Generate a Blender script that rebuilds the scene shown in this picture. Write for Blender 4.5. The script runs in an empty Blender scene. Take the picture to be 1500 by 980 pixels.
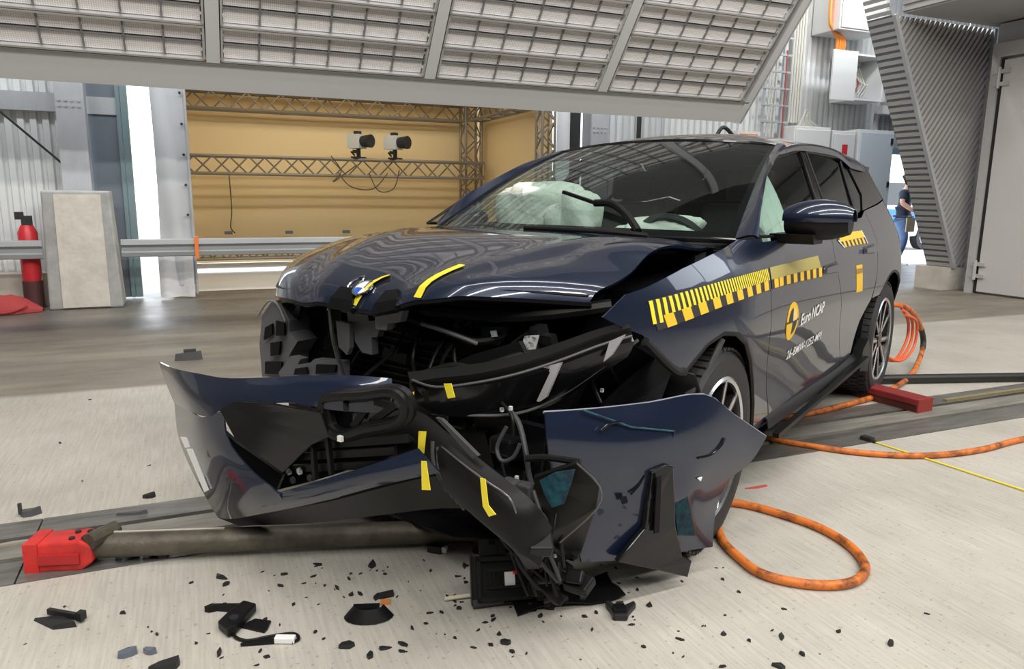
import bpy, bmesh, math, random
from mathutils import Vector, Matrix, Euler
PI = math.pi
scene = bpy.context.scene
COL = scene.collection
rnd = random.Random(7)

# ---------------------------------------------------------------- camera
CAM_H = 1.266
cd = bpy.data.cameras.new('camera'); cam = bpy.data.objects.new('camera', cd); COL.objects.link(cam)
cd.sensor_width = 36.0; cd.lens = 36.0 * 1083 / 1500; cd.clip_start = 0.05; cd.clip_end = 300
cam.matrix_world = Matrix.Translation((0, 0, CAM_H)) @ Matrix.Rotation(math.radians(90 - 10.64), 4, 'X') @ Matrix.Rotation(math.radians(0.6), 4, 'Z')
scene.camera = cam

# ---------------------------------------------------------------- frames of the place
TH = math.atan2(.397, .918)                       # the hall's long walls run along this heading
WX = Vector((math.cos(TH), math.sin(TH), 0)); NX = Vector((-math.sin(TH), math.cos(TH), 0))
def wn(a, n, z=0.0): return WX * a + NX * n + Vector((0, 0, z))

# ---------------------------------------------------------------- world and light
world = bpy.data.worlds.new('sky'); scene.world = world; world.use_nodes = True
nt = world.node_tree; bg = nt.nodes['Background']
bg.inputs['Color'].default_value = (0.86, 0.93, 1.0, 1); bg.inputs['Strength'].default_value = 5.0
vs = scene.view_settings
vs.view_transform = 'Standard'; vs.look = 'None'; vs.gamma = 1.0; vs.use_curve_mapping = False
vs.exposure = -0.38
def area_light(name, loc, size, power, color=(1, 1, 1), target=None, rot=None):
    l = bpy.data.lights.new(name, 'AREA'); l.shape = 'RECTANGLE'; l.size, l.size_y = size; l.energy = power; l.color = color
    o = bpy.data.objects.new(name, l); COL.objects.link(o); o.location = loc
    if target is not None: o.rotation_euler = (Vector(target) - Vector(loc)).to_track_quat('-Z', 'Y').to_euler()
    elif rot: o.rotation_euler = rot
    return o
LAMP_ROWS = [(2.6, 0, 430, 'strip lamp row under the ceiling in front of the light rig'), (-1.2, 42, 820, 'strip lamp row tilted to the rig under the middle of the ceiling'), (-5.0, 48, 1000, 'strip lamp row tilted to the rig near the front wall'), (9.0, 0, 420, 'unseen strip lamp row added to brighten the back wall')]  # back-wall row added to brighten the cladding; tilted rows aimed to brighten the rig
for n, tilt, pw, lab in LAMP_ROWS:
    ti = math.radians(tilt)
    area_light('strip_lamp_light', wn(2.0, n, 7.2) + NX * (.02 * math.sin(ti)) - Vector((0, 0, .02 * math.cos(ti))), (14.8, .4), pw, (1, .965, .91), rot=(ti, 0, TH))
FILL_LAMPS = [((1.6, 8.45, 3.6), (1.6, 10.3, 1.2), 9.8, 150, 'long unseen lamp added behind the light rig to brighten the back wall'), ((9.6, 7.75, 5.0), (10.2, 9.9, 2.4), 1.6, 105, 'unseen lamp added high up to brighten the electrical cabinets')]  # fill lamps added out of view to brighten the back wall and cabinets
for p, t, ln, pw, lab in FILL_LAMPS:
    p = wn(*p); t = wn(*t); area_light('added_fill_light', p + (t - p).normalized() * .02, (ln, .16), pw, (.93, .97, 1.0), target=t)
area_light('tent_lamp_light', wn(2.2, 11.3, 2.95), (3.6, .3), 24, (1, .90, .70), target=wn(2.2, 12.9, 1.0))

# ---------------------------------------------------------------- materials
MATS = {}
def mat(name, col, rough=.5, metal=0.0, coat=0.0, noise=None, bump=None, trans=0.0, alpha=1.0, emit=None, spec=.5, ior=1.45, coatr=.03):
    if name in MATS: return MATS[name]
    m = bpy.data.materials.new(name); m.use_nodes = True; t = m.node_tree; b = t.nodes['Principled BSDF']
    b.inputs['Base Color'].default_value = (*col, 1); b.inputs['Roughness'].default_value = rough
    b.inputs['Metallic'].default_value = metal; b.inputs['Coat Weight'].default_value = coat; b.inputs['Coat Roughness'].default_value = coatr
    b.inputs['Coat IOR'].default_value = 1.5
    b.inputs['Transmission Weight'].default_value = trans; b.inputs['Alpha'].default_value = alpha
    b.inputs['Specular IOR Level'].default_value = spec; b.inputs['IOR'].default_value = ior
    if emit: b.inputs['Emission Color'].default_value = (*emit[0], 1); b.inputs['Emission Strength'].default_value = emit[1]
    tc = None
    if noise or bump: tc = t.nodes.new('ShaderNodeTexCoord')
    if noise:   # (scale, second colour, (low, high), stretch)
        sc, c2, (lo, hi), st = noise
        mp = t.nodes.new('ShaderNodeMapping'); mp.inputs['Scale'].default_value = st
        nz = t.nodes.new('ShaderNodeTexNoise'); nz.inputs['Scale'].default_value = sc; nz.inputs['Detail'].default_value = 6; nz.inputs['Roughness'].default_value = .65
        rp = t.nodes.new('ShaderNodeValToRGB'); rp.color_ramp.elements[0].position = lo; rp.color_ramp.elements[1].position = hi
        rp.color_ramp.elements[0].color = (*c2, 1); rp.color_ramp.elements[1].color = (*col, 1)
        t.links.new(tc.outputs['Object'], mp.inputs['Vector']); t.links.new(mp.outputs[0], nz.inputs['Vector'])
        t.links.new(nz.outputs['Fac'], rp.inputs['Fac']); t.links.new(rp.outputs['Color'], b.inputs['Base Color'])
    if bump:    # (scale, strength, stretch)
        sc, stg, st = bump
        mp = t.nodes.new('ShaderNodeMapping'); mp.inputs['Scale'].default_value = st
        nz = t.nodes.new('ShaderNodeTexNoise'); nz.inputs['Scale'].default_value = sc; nz.inputs['Detail'].default_value = 4
        bp = t.nodes.new('ShaderNodeBump'); bp.inputs['Strength'].default_value = stg; bp.inputs['Distance'].default_value = .02
        t.links.new(tc.outputs['Object'], mp.inputs['Vector']); t.links.new(mp.outputs[0], nz.inputs['Vector'])
        t.links.new(nz.outputs['Fac'], bp.inputs['Height']); t.links.new(bp.outputs[0], b.inputs['Normal'])
    MATS[name] = m
    return m

# ---------------------------------------------------------------- mesh helpers
class MB:
    def __init__(s): s.v = []; s.f = []; s.fm = []; s.cur = 0
    def add(s, vs, fs):
        o = len(s.v); s.v += [tuple(v) for v in vs]; s.f += [tuple(i + o for i in f) for f in fs]; s.fm += [s.cur] * len(fs); return s
    def box(s, x0, x1, y0, y1, z0, z1, M=None):
        vs = [Vector(p) for p in ((x0,y0,z0),(x1,y0,z0),(x1,y1,z0),(x0,y1,z0),(x0,y0,z1),(x1,y0,z1),(x1,y1,z1),(x0,y1,z1))]
        if M is not None: vs = [M @ v for v in vs]
        return s.add(vs, [(0,3,2,1),(4,5,6,7),(0,1,5,4),(1,2,6,5),(2,3,7,6),(3,0,4,7)])
    def cbox(s, c, d, M=None):
        return s.box(c[0]-d[0]/2, c[0]+d[0]/2, c[1]-d[1]/2, c[1]+d[1]/2, c[2]-d[2]/2, c[2]+d[2]/2, M)
    def prism(s, poly, h0, h1, axis='z', M=None):
        def p(a, b, h): return {'z': (a, b, h), 'y': (a, h, b), 'x': (h, a, b)}[axis]
        n = len(poly); vs = [Vector(p(a, b, h0)) for a, b in poly] + [Vector(p(a, b, h1)) for a, b in poly]
        if M is not None: vs = [M @ v for v in vs]
        return s.add(vs, [tuple(range(n))[::-1], tuple(range(n, 2 * n))] + [(i, (i + 1) % n, n + (i + 1) % n, n + i) for i in range(n)])
    def beam(s, a, b, w, h, up=(0, 0, 1)):
        a = Vector(a); b = Vector(b); d = (b - a); L = d.length; d.normalize(); u = Vector(up)
        if abs(d.dot(u)) > .98: u = Vector((1, 0, 0))
        r = d.cross(u).normalized(); u = r.cross(d)
        vs = [p + r * (sx * w / 2) + u * (sy * h / 2) for p in (a, b) for sx, sy in ((-1,-1),(1,-1),(1,1),(-1,1))]
        return s.add(vs, [(3,2,1,0),(4,5,6,7),(0,1,5,4),(1,2,6,5),(2,3,7,6),(3,0,4,7)])
    def tube(s, pts, r, n=8, closed=False, caps=True):
        P = [Vector(p) for p in pts]; m = len(P); rr = r if isinstance(r, (list, tuple)) else [r] * m; vs = []; up = None
        for i in range(m):
            if closed: d = P[(i + 1) % m] - P[i - 1]
            else: d = P[min(i + 1, m - 1)] - P[max(i - 1, 0)]
            d.normalize()
            if up is None:
                up = Vector((0, 0, 1)) if abs(d.z) < .9 else Vector((1, 0, 0))
            up = (up - d * up.dot(d))
            if up.length < 1e-4: up = d.orthogonal()
            up.normalize(); q = d.cross(up)
            vs += [P[i] + (up * math.cos(2*PI*k/n) + q * math.sin(2*PI*k/n)) * rr[i] for k in range(n)]
        fs = []
        for i in range(m if closed else m - 1):
            j = (i + 1) % m
            for k in range(n): fs.append((i*n + k, i*n + (k+1) % n, j*n + (k+1) % n, j*n + k))
        if caps and not closed: fs += [tuple(range(n))[::-1], tuple(range((m-1)*n, m*n))]
        return s.add(vs, fs)
    def cyl(s, a, b, r, n=12, r2=None): return s.tube([a, b], [r, r if r2 is None else r2], n)
    def lathe(s, prof, n=24, M=None, close=True):   # prof: (radius, height) about local z
        vs = []; m = len(prof)
        for k in range(n):
            c, q = math.cos(2*PI*k/n), math.sin(2*PI*k/n)
            vs += [Vector((r*c, r*q, h)) for r, h in prof]
        if M is not None: vs = [M @ v for v in vs]
        fs = []
        for k in range(n):
            k2 = (k + 1) % n
            for i in range(m if close else m - 1):
                j = (i + 1) % m; fs.append((k*m + i, k2*m + i, k2*m + j, k*m + j))
        return s.add(vs, fs)
    def sheet(s, rows, t=.004):   # grid of points with a real thickness
        R = [[Vector(p) for p in r] for r in rows]; nr, nc = len(R), len(R[0]); o = len(s.v)
        nrm = [[None]*nc for _ in range(nr)]
        for i in range(nr):
            for j in range(nc):
                du = R[i][min(j+1, nc-1)] - R[i][max(j-1, 0)]; dv = R[min(i+1, nr-1)][j] - R[max(i-1, 0)][j]
                nn = du.cross(dv); nrm[i][j] = nn.normalized() if nn.length > 1e-9 else Vector((0, 0, 1))
        vs = [R[i][j] for i in range(nr) for j in range(nc)] + [R[i][j] - nrm[i][j]*t for i in range(nr) for j in range(nc)]
        N = nr*nc; fs = []
        for i in range(nr-1):
            for j in range(nc-1):
                a, b, c, d = i*nc+j, i*nc+j+1, (i+1)*nc+j+1, (i+1)*nc+j
                fs.append((a, b, c, d)); fs.append((N+d, N+c, N+b, N+a))
        rim = [(0*nc+j) for j in range(nc)] + [i*nc+nc-1 for i in range(1, nr)] + [(nr-1)*nc+j for j in range(nc-2, -1, -1)] + [i*nc for i in range(nr-2, 0, -1)]
        for q in range(len(rim)):
            a, b = rim[q], rim[(q+1) % len(rim)]; fs.append((b, a, N+a, N+b))
        return s.add(vs, fs)
    def mesh(s, name, smooth=False, angle=None):
        me = bpy.data.meshes.new(name); me.from_pydata(s.v, [], s.f)
        bm = bmesh.new(); bm.from_mesh(me); bmesh.ops.recalc_face_normals(bm, faces=bm.faces); bm.to_mesh(me); bm.free()
        if smooth:
            me.polygons.foreach_set('use_smooth', [True]*len(me.polygons))
            if angle is not None: me.set_sharp_from_angle(angle=math.radians(angle))
        return me
    def build(s, name, m, parent=None, smooth=False, angle=40, rotz=None, loc=None):
        me = s.mesh(name, smooth, angle)
        ms = m if isinstance(m, (list, tuple)) else [m]
        for q in ms: me.materials.append(q)
        if len(ms) > 1: me.polygons.foreach_set('material_index', s.fm)
        o = bpy.data.objects.new(name, me); COL.objects.link(o)
        if parent is not None: o.parent = parent
        if rotz is not None: o.rotation_euler = (0, 0, rotz)
        if loc is not None: o.location = loc
        return o
def link(name, me, parent=None, loc=None, rot=None):
    o = bpy.data.objects.new(name, me); COL.objects.link(o); o.parent = parent
    if loc is not None: o.location = loc
    if rot is not None: o.rotation_euler = rot
    return o
def tag(o, label=None, cat=None, group=None, kind=None):
    if label: o['label'] = label
    if cat: o['category'] = cat
    if group: o['group'] = group
    if kind: o['kind'] = kind
    return o
def thing(name, label, cat, loc=(0, 0, 0), rotz=0.0, group=None):
    o = bpy.data.objects.new(name, None); COL.objects.link(o); o.location = loc; o.rotation_euler = (0, 0, rotz)
    o.empty_display_size = .1
    return tag(o, label, cat, group)
def spline(pts, n=8, closed=False):   # Catmull-Rom
    P = [Vector(p) for p in pts]; m = len(P); out = []
    for i in range(m if closed else m - 1):
        if closed: a, b, c, d = P[i-1], P[i], P[(i+1) % m], P[(i+2) % m]
        else: a, b, c, d = P[max(i-1, 0)], P[i], P[i+1], P[min(i+2, m-1)]
        for k in range(n):
            t = k / n
            out.append(.5*((2*b) + (c-a)*t + (2*a-5*b+4*c-d)*t*t + (3*b-a-3*c+d)*t*t*t))
    if not closed: out.append(P[-1])
    return out
def bevel(o, w=.01, seg=2, ang=35):
    md = o.modifiers.new('bevel', 'BEVEL'); md.width = w; md.segments = seg; md.limit_method = 'ANGLE'; md.angle_limit = math.radians(ang); md.harden_normals = False
    return o
# ================================================================ the setting
def N_(t, kind, **kw):
    n = t.nodes.new(kind)
    for k, v in kw.items():
        if k in n.inputs: n.inputs[k].default_value = v
        else: setattr(n, k, v)
    return n
def floor_material():
    m = bpy.data.materials.new('hall_concrete'); m.use_nodes = True; t = m.node_tree; b = t.nodes['Principled BSDF']; L = t.links.new
    tc = N_(t, 'ShaderNodeTexCoord')
    def noise(scale, st, det=5, ro=.6):
        mp = N_(t, 'ShaderNodeMapping'); mp.inputs['Scale'].default_value = st; L(tc.outputs['Object'], mp.inputs['Vector'])
        z = N_(t, 'ShaderNodeTexNoise', Scale=scale, Detail=det, Roughness=ro); L(mp.outputs[0], z.inputs['Vector']); return z.outputs['Fac']
    def ramp(f, lo, hi, c0, c1):
        r = N_(t, 'ShaderNodeValToRGB'); e = r.color_ramp.elements; e[0].position = lo; e[1].position = hi; e[0].color = (*c0, 1); e[1].color = (*c1, 1); L(f, r.inputs['Fac']); return r.outputs['Color']
    def mix(f, a, c, mode='MIX'):
        x = N_(t, 'ShaderNodeMix', data_type='RGBA', blend_type=mode)
        if isinstance(f, float): x.inputs[0].default_value = f
        else: L(f, x.inputs[0])
        for s, v in ((6, a), (7, c)):
            if isinstance(v, tuple): x.inputs[s].default_value = (*v, 1)
            else: L(v, x.inputs[s])
        return x.outputs[2]
    base = ramp(noise(1.3, (1, 1, 1)), .3, .7, (.40, .38, .335), (.52, .495, .445))
    brush = ramp(noise(9, (10, .5, 1), 4), .35, .65, (.78, .78, .78), (1.12, 1.12, 1.12))          # broom marks across the slab
    c = mix(.55, base, brush, 'MULTIPLY')
    speck = ramp(noise(55, (1, 1, 1), 2), .30, .36, (.30, .28, .25), (1, 1, 1))
    c = mix(.45, c, speck, 'MULTIPLY')
    # dirty, driven-over zone beyond the clean slab
    sep = N_(t, 'ShaderNodeSeparateXYZ'); L(tc.outputs['Object'], sep.inputs[0])
    def band(lo, hi):
        mr = N_(t, 'ShaderNodeMapRange'); mr.inputs['From Min'].default_value = lo; mr.inputs['From Max'].default_value = hi; mr.clamp = True; L(sep.outputs['Y'], mr.inputs['Value']); return mr.outputs[0]
    dirt = ramp(noise(1.1, (.45, 2.2, 1), 7, .7), .32, .68, (.10, .085, .065), (.30, .26, .20))
    ad = N_(t, 'ShaderNodeMath', operation='ADD'); ad.use_clamp = True
    mu = N_(t, 'ShaderNodeMath', operation='MULTIPLY'); L(band(5.28, 5.36), mu.inputs[0]); mu.inputs[1].default_value = .86
    L(mu.outputs[0], ad.inputs[0]); ad.inputs[1].default_value = 0
    c = mix(ad.outputs[0], c, dirt)
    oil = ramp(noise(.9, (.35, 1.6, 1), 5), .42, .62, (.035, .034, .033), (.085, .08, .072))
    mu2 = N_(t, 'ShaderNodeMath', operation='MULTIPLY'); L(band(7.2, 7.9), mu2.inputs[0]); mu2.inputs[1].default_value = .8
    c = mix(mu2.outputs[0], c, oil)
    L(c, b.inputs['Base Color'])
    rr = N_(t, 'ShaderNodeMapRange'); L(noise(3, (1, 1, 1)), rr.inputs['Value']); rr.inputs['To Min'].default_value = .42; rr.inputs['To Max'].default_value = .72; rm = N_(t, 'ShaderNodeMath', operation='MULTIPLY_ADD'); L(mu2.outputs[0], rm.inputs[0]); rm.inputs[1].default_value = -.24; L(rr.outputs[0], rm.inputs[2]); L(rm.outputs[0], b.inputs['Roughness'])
    bp = N_(t, 'ShaderNodeBump', Strength=.18, Distance=.01); L(noise(60, (3, .5, 1), 3), bp.inputs['Height']); L(bp.outputs[0], b.inputs['Normal'])
    return m
M_floor = floor_material()
PL0, PL1 = 2.68, 3.22                     # the steel track plates let into the slab
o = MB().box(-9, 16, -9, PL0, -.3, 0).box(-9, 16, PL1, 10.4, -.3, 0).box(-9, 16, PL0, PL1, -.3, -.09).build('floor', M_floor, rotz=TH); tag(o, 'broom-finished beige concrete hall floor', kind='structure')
M_steel = mat('track_steel', (.27, .26, .245), .42, .55, noise=(5, (.15, .145, .135), (.35, .65), (.5, 3, 1)), bump=(20, .1, (1, 4, 1)))
M_slot = mat('slot_dark', (.02, .02, .02), .6)
M_groove = mat('groove_bottom', (.30, .29, .26), .55, .2, noise=(6, (.15, .14, .12), (.3, .7), (.4, 3, 1)))
tr = tag(thing('floor_track', None, None, (0, 0, 0), TH), 'grey steel guide track let into the floor under the car', kind='structure')
for k in range(9):
    x0, x1 = -9 + k * 2.8, -9 + (k + 1) * 2.8 - .006
    for a, b in ((PL0 + .002, 2.85), (2.885, 3.03), (3.065, PL1 - .002)):
        MB().box(x0, x1, a, b, -.085, .003).build('track_plate', M_steel if a != 2.885 else M_groove, tr)
MB().box(-9, 16, 2.85, 2.885, -.088, -.06).box(-9, 16, 3.03, 3.065, -.088, -.06).build('slot_bottom', M_slot, tr)
# outside yard
o = MB().box(-30, 45, 10.4, 60, -.3, -.02).build('ground_outside', mat('yard', (.62, .61, .58), .8), rotz=TH); tag(o, 'sunlit pale concrete yard beyond the open gate', kind='structure')

# ---- back wall: corrugated cladding
M_corr = mat('corrugated_white', (.76, .78, .78), .45, .05, noise=(2, (.66, .68, .68), (.3, .7), (1, 1, .3)))
M_grey = mat('galvanised_grey', (.50, .515, .54), .45, .3, noise=(4, (.40, .415, .44), (.3, .7), (1, 1, .4)))
M_dkgrey = mat('dark_grey_sheet', (.16, .18, .21), .5, .2)
def corrugate(name, x0, x1, z0, z1, y, m, pitch=.12, dep=.045, lab=None):
    prof = []; x = x0
    while x < x1:
        for dx, dy in ((0, 0), (.50, 0), (.62, 1), (.88, 1)):
            if x + dx * pitch < x1: prof.append((x + dx * pitch, y + dy * dep))
        x += pitch
    prof.append((x1, y)); n = len(prof)
    vs = [(a, b, z0) for a, b in prof] + [(a, b, z1) for a, b in prof] + [(a, b + .01, z0) for a, b in prof] + [(a, b + .01, z1) for a, b in prof]
    fs = []
    for i in range(n - 1):
        fs += [(i, i+1, n+i+1, n+i), (2*n+i+1, 2*n+i, 3*n+i, 3*n+i+1), (i+1, i, 2*n+i, 2*n+i+1), (n+i, n+i+1, 3*n+i+1, 3*n+i)]
    fs += [(0, n, 3*n, 2*n), (n-1, 3*n-1, 4*n-1, 2*n-1)]
    b = MB(); b.add(vs, fs); return tag(b.build(name, m, rotz=TH), lab, kind='structure')
WC = 9.9
corrugate('wall_back_west', -9, -1.25, .3, 7.6, WC, M_corr, lab='white corrugated wall left of the gate')
corrugate('wall_back', 5.6, 11.3, 0, 7.6, WC, M_corr, lab='white corrugated wall behind the car roof')
corrugate('wall_back_east', 13.4, 16, 0, 7.6, WC, M_grey, lab='grey corrugated wall past the doorway')
corrugate('wall_above_gate', -1.25, 5.6, 3.4, 7.6, WC + .02, M_corr, lab='corrugated wall above the gate')
corrugate('wall_above_door', 11.3, 13.4, 2.15, 7.6, WC + .02, M_grey, lab='corrugated wall above the small doorway')
M_beige = mat('kerb_beige', (.50, .46, .40), .7, noise=(5, (.36, .33, .28), (.3, .7), (1, 1, 1)))
tag(MB().box(-9, -1.5, 9.62, 9.88, 0, .36).build('wall_kerb', M_beige, rotz=TH), 'low beige concrete kerb at the foot of the left wall', kind='structure')
tag(MB().box(-9, -1.25, 9.82, 9.9, 2.13, 2.33).build('trim_1', M_grey, rotz=TH), 'grey horizontal wall rail on left cladding', kind='structure')
tag(MB().box(5.66, 11.3, 9.84, 9.9, 1.86, 2.02).build('trim_2', M_grey, rotz=TH), 'grey horizontal wall rail on right cladding', kind='structure')
def column(a0, a1, y0, y1, h, nm, lab):
    c = tag(thing(nm, None, None, wn((a0+a1)/2, (y0+y1)/2), TH), lab, kind='structure'); w = (a1-a0)/2; d = (y1-y0)/2
    MB().box(-w, w, -d, -d+.02, 0, h).box(-w, w, d-.02, d, 0, h).box(-.012, .012, -d+.02, d-.02, 0, h).build('web', M_grey, c)
    for z in (2.18, 2.24):
        for k in range(4): MB().cyl((-w*.7+k*w*.45, -d-.015, z), (-w*.7+k*w*.45, -d, z), .014, 6).build('bolt', M_grey, c)
    return c
column(-1.27, -.99, 9.64, 9.88, 7.6, 'column_west', 'grey steel column standing behind the concrete block')
column(5.36, 5.64, 9.6, 9.88, 7.6, 'column_east', 'grey steel column right of the yellow tent')
M_teal = mat('teal_post', (.20, .28, .30), .4, .3); M_bluegrey = mat('bluegrey_panel', (.17, .20, .235), .45, .2)
d1 = tag(thing('door_1', None, None, wn(-.8, 9.95), TH), 'edge of the sliding hall gate beside the bright gap', kind='structure')
MB().box(-.2, .1, -.02, .02, .02, 4.2).build('gate_panel', M_bluegrey, d1)
MB().box(-.2, .1, -.045, -.02, 2.13, 2.32).build('cross_rail', M_grey, d1)
MB().box(.1, .14, -.06, .06, .02, 4.2).box(.14, .145, -.05, .05, .02, 4.2).box(.15, .22, -.05, .05, .02, 4.2).build('gate_post', M_teal, d1)
tag(MB().box(5.1, 5.36, 9.93, 9.97, 0, 3.4).build('wall_gap_shade', mat('gap_shade_black', (.03, .03, .03), .7), rotz=TH), 'black sheet painted as the shaded gap between tarp and steel column', kind='structure')  # black sheet stands in for the shade inside the open gap
# side and roof of the hall
M_hall = mat('hall_lining', (.13, .132, .135), .7); M_ceil = mat('ceiling_pale', (.22, .22, .22), .8); M_frame = mat('frame_grey', (.55, .55, .55), .4, .3)
M_lamp = mat('lamp_face', (.9, .9, .88), .5); M_lampbox = mat('lamp_housing', (.5, .5, .5), .4, .4)
tag(MB().box(-9.1, -9, -9, 10.2, 0, 7.6).build('wall_west', M_hall, rotz=TH), 'grey lined west wall of the hall', kind='structure')
tag(MB().box(16, 16.1, -9, -1.2, 0, 7.6).box(16, 16.1, 3.4, 10.2, 0, 7.6).box(16, 16.1, -1.2, 3.4, 0, 3.0).box(16, 16.1, -1.2, 3.4, 5.8, 7.6).build('wall_east', M_hall, rotz=TH), 'grey lined east wall of the hall', kind='structure')
wi = tag(thing('window_1', None, None, wn(16.05, 1.1, 3.0), TH), 'high window in the east wall of the hall', kind='structure')
for y in (-2.3, 0, 2.3): MB().box(-.04, .04, y-.04, y+.04, 0, 2.8).build('mullion', M_frame, wi)
for z in (0, 2.76): MB().box(-.04, .04, -2.3, 2.3, z, z+.04).build('window_frame', M_frame, wi)
tag(MB().box(-9, 16, -9.1, -9, 0, 7.6).build('wall_front', M_hall, rotz=TH), 'grey lined front wall of the hall', kind='structure')
tag(MB().box(-9.1, 16.1, -9.1, 10.3, 7.6, 7.8).build('ceiling', M_ceil, rotz=TH), 'pale hall ceiling', kind='structure')
for n, tilt, pw, lab in LAMP_ROWS:
    l = thing('strip_lamp', lab, 'lamp', wn(2.0, n, 7.2), TH); ti = math.radians(tilt); Ml = Matrix.Rotation(ti, 4, 'X')
    MB().box(-7.5, 7.5, -.24, .24, .0, .1, Ml).build('housing', M_lampbox, l)
    for k in (-6, -2, 2, 6): MB().cyl((k, 0, .08), (k, 0, .4), .015, 6).build('hanger', M_lampbox, l)
    MB().box(-7.45, 7.45, -.22, .22, -.012, .0, Ml).build('diffuser', M_lamp, l)
for p, t, ln, pw, lab in FILL_LAMPS:  # housings for the added fill lamps
    l = thing('added_fill_lamp', lab, 'lamp', wn(*p), 0); q = (wn(*t) - wn(*p)).to_track_quat('-Z', 'Y').to_matrix().to_4x4()
    MB().box(-ln/2, ln/2, -.10, .10, .0, .08, q).build('housing', M_lampbox, l); MB().box(-ln/2+.03, ln/2-.03, -.085, .085, -.012, 0, q).build('diffuser', M_lamp, l)
    MB().cyl((0, 0, .03), (0, 0, 7.6 - p[2]), .02, 6).build('hanger', M_lampbox, l)

# ---- doorway at the back right, blue frame
d2 = tag(thing('door_2', None, None, wn(11.76, 9.9), TH), 'blue framed doorway standing open to the yard', kind='structure')
M_blue = mat('blue_frame', (.19, .27, .35), .45, .1)
MB().box(-.46, -.30, -.06, .1, 0, 2.16).build('door_jamb', M_blue, d2); MB().box(1.56, 1.66, -.06, .1, 0, 2.16).build('door_jamb', M_blue, d2)
MB().box(-.46, 1.66, -.06, .1, 2.07, 2.17).build('door_head', M_blue, d2)
MB().box(-.30, -.26, -.03, .03, 0, 2.07).build('door_seal', mat('seal_black', (.02, .02, .02), .6), d2)

# ---- control room block at right with a white service door (its left face is seen)
M_white = mat('white_panel', (.60, .585, .575), .45, .05); M_frame = mat('frame_grey', (.55, .55, .55), .4, .3)
tag(MB().box(10.0, 15.98, 3.5, 6.98, 0, 3.56).build('wall_control_room', M_grey, rotz=TH), 'grey clad control room block at the right', kind='structure')
d3 = tag(thing('door_3', None, None, wn(9.98, 6.0), TH), 'plain white service door of the control room', kind='structure')
MB().box(-.05, .0, -2.2, .80, .03, 3.08).build('door_leaf', M_white, d3)
MB().box(-.06, .02, .86, .97, 0, 3.3).box(-.06, .02, -2.3, .86, 3.12, 3.3).build('door_frame', M_frame, d3)
MB().box(-.03, .0, .80, .86, .02, 3.1).build('door_seal', MATS['seal_black'], d3)
for z in (.22, 2.75):
    h = MB().box(-.085, -.05, .70, .90, z, z+.05).box(-.085, -.05, .70, .90, z+.16, z+.21).cyl((-.09, .83, z-.03), (-.09, .83, z+.24), .022, 8).build('hinge', M_frame, d3)
for k in range(7): MB().cyl((-.075, .93, .5+k*.4), (-.06, .93, .5+k*.4), .01, 6).build('bolt', M_frame, d3)
# ================================================================ things along the back
# ---- light rig: a tilted bank of lamp cassettes hung over the test zone
M_rig = mat('rig_grey', (.66, .665, .675), .42, .15); M_rigd = mat('rig_dark', (.24, .24, .245), .5, .3); M_alu = mat('bright_alu', (.70, .70, .71), .3, .7)
def plate_material():
    m = mat('lamp_plate', (.8, .79, .79), .42, .1); t = m.node_tree; b = t.nodes['Principled BSDF']
    tc = N_(t, 'ShaderNodeTexCoord'); v = N_(t, 'ShaderNodeTexVoronoi', Scale=55); v.inputs['Randomness'].default_value = .1
    r = N_(t, 'ShaderNodeValToRGB'); r.color_ramp.elements[0].position = .2; r.color_ramp.elements[0].color = (.62, .605, .60, 1); r.color_ramp.elements[1].position = .5; r.color_ramp.elements[1].color = (.90, .88, .88, 1)
    t.links.new(tc.outputs['Object'], v.inputs['Vector']); t.links.new(v.outputs['Distance'], r.inputs['Fac']); t.links.new(r.outputs[0], b.inputs['Base Color'])
    bp = N_(t, 'ShaderNodeBump', Strength=.4, Distance=.004); t.links.new(v.outputs['Distance'], bp.inputs['Height']); t.links.new(bp.outputs[0], b.inputs['Normal']); return m
M_plate = plate_material()
rig = thing('light_rig', 'large tilted grey bank of lamp cassettes overhanging the car', 'light rig', wn(2.45, 8.0, 2.5), TH)
sl = math.atan2(1.12, .947)
RM = Matrix.Rotation(PI - sl, 4, 'X')     # local x along the rig, local y up the slope, local z out of its face
R0 = bpy.data.objects.new('rig_frame', MB().mesh('rig_frame')); bpy.data.objects.remove(R0)
Ls = 4.6
def rm(m, extra=None): return RM
def rbuild(b, name, m): return b.build(name, m, rig)
bays = [(-4.30, -2.15), (-2.15, 0), (0, 2.12), (2.12, 4.24)]
rbuild(MB().box(-6.5, 4.34, -.30, 0, -.03, .03, RM), 'bottom_beam', M_rig)
rbuild(MB().box(-6.5, 4.34, -.30, -.27, -.25, -.03, RM), 'bottom_flange', M_rig)
for x in (-4.30, -2.15, 0, 2.12):
    rbuild(MB().box(x-.06, x+.06, 0, Ls, -.02, .045, RM), 'upright', M_rig)
rbuild(MB().box(4.24, 4.36, -.3, Ls, -.02, .05, RM).box(4.34, 4.37, -.3, Ls, -.30, .05, RM), 'end_beam', M_rig)
rbuild(MB().box(-6.5, 4.30, 0, Ls, -.12, -.08, RM), 'backing', M_rigd)
rbuild(MB().box(-6.5, 4.30, 0, .02, .0, .05, RM), 'lower_edge', M_rigd)
rh = .36; pw_me = None
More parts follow.
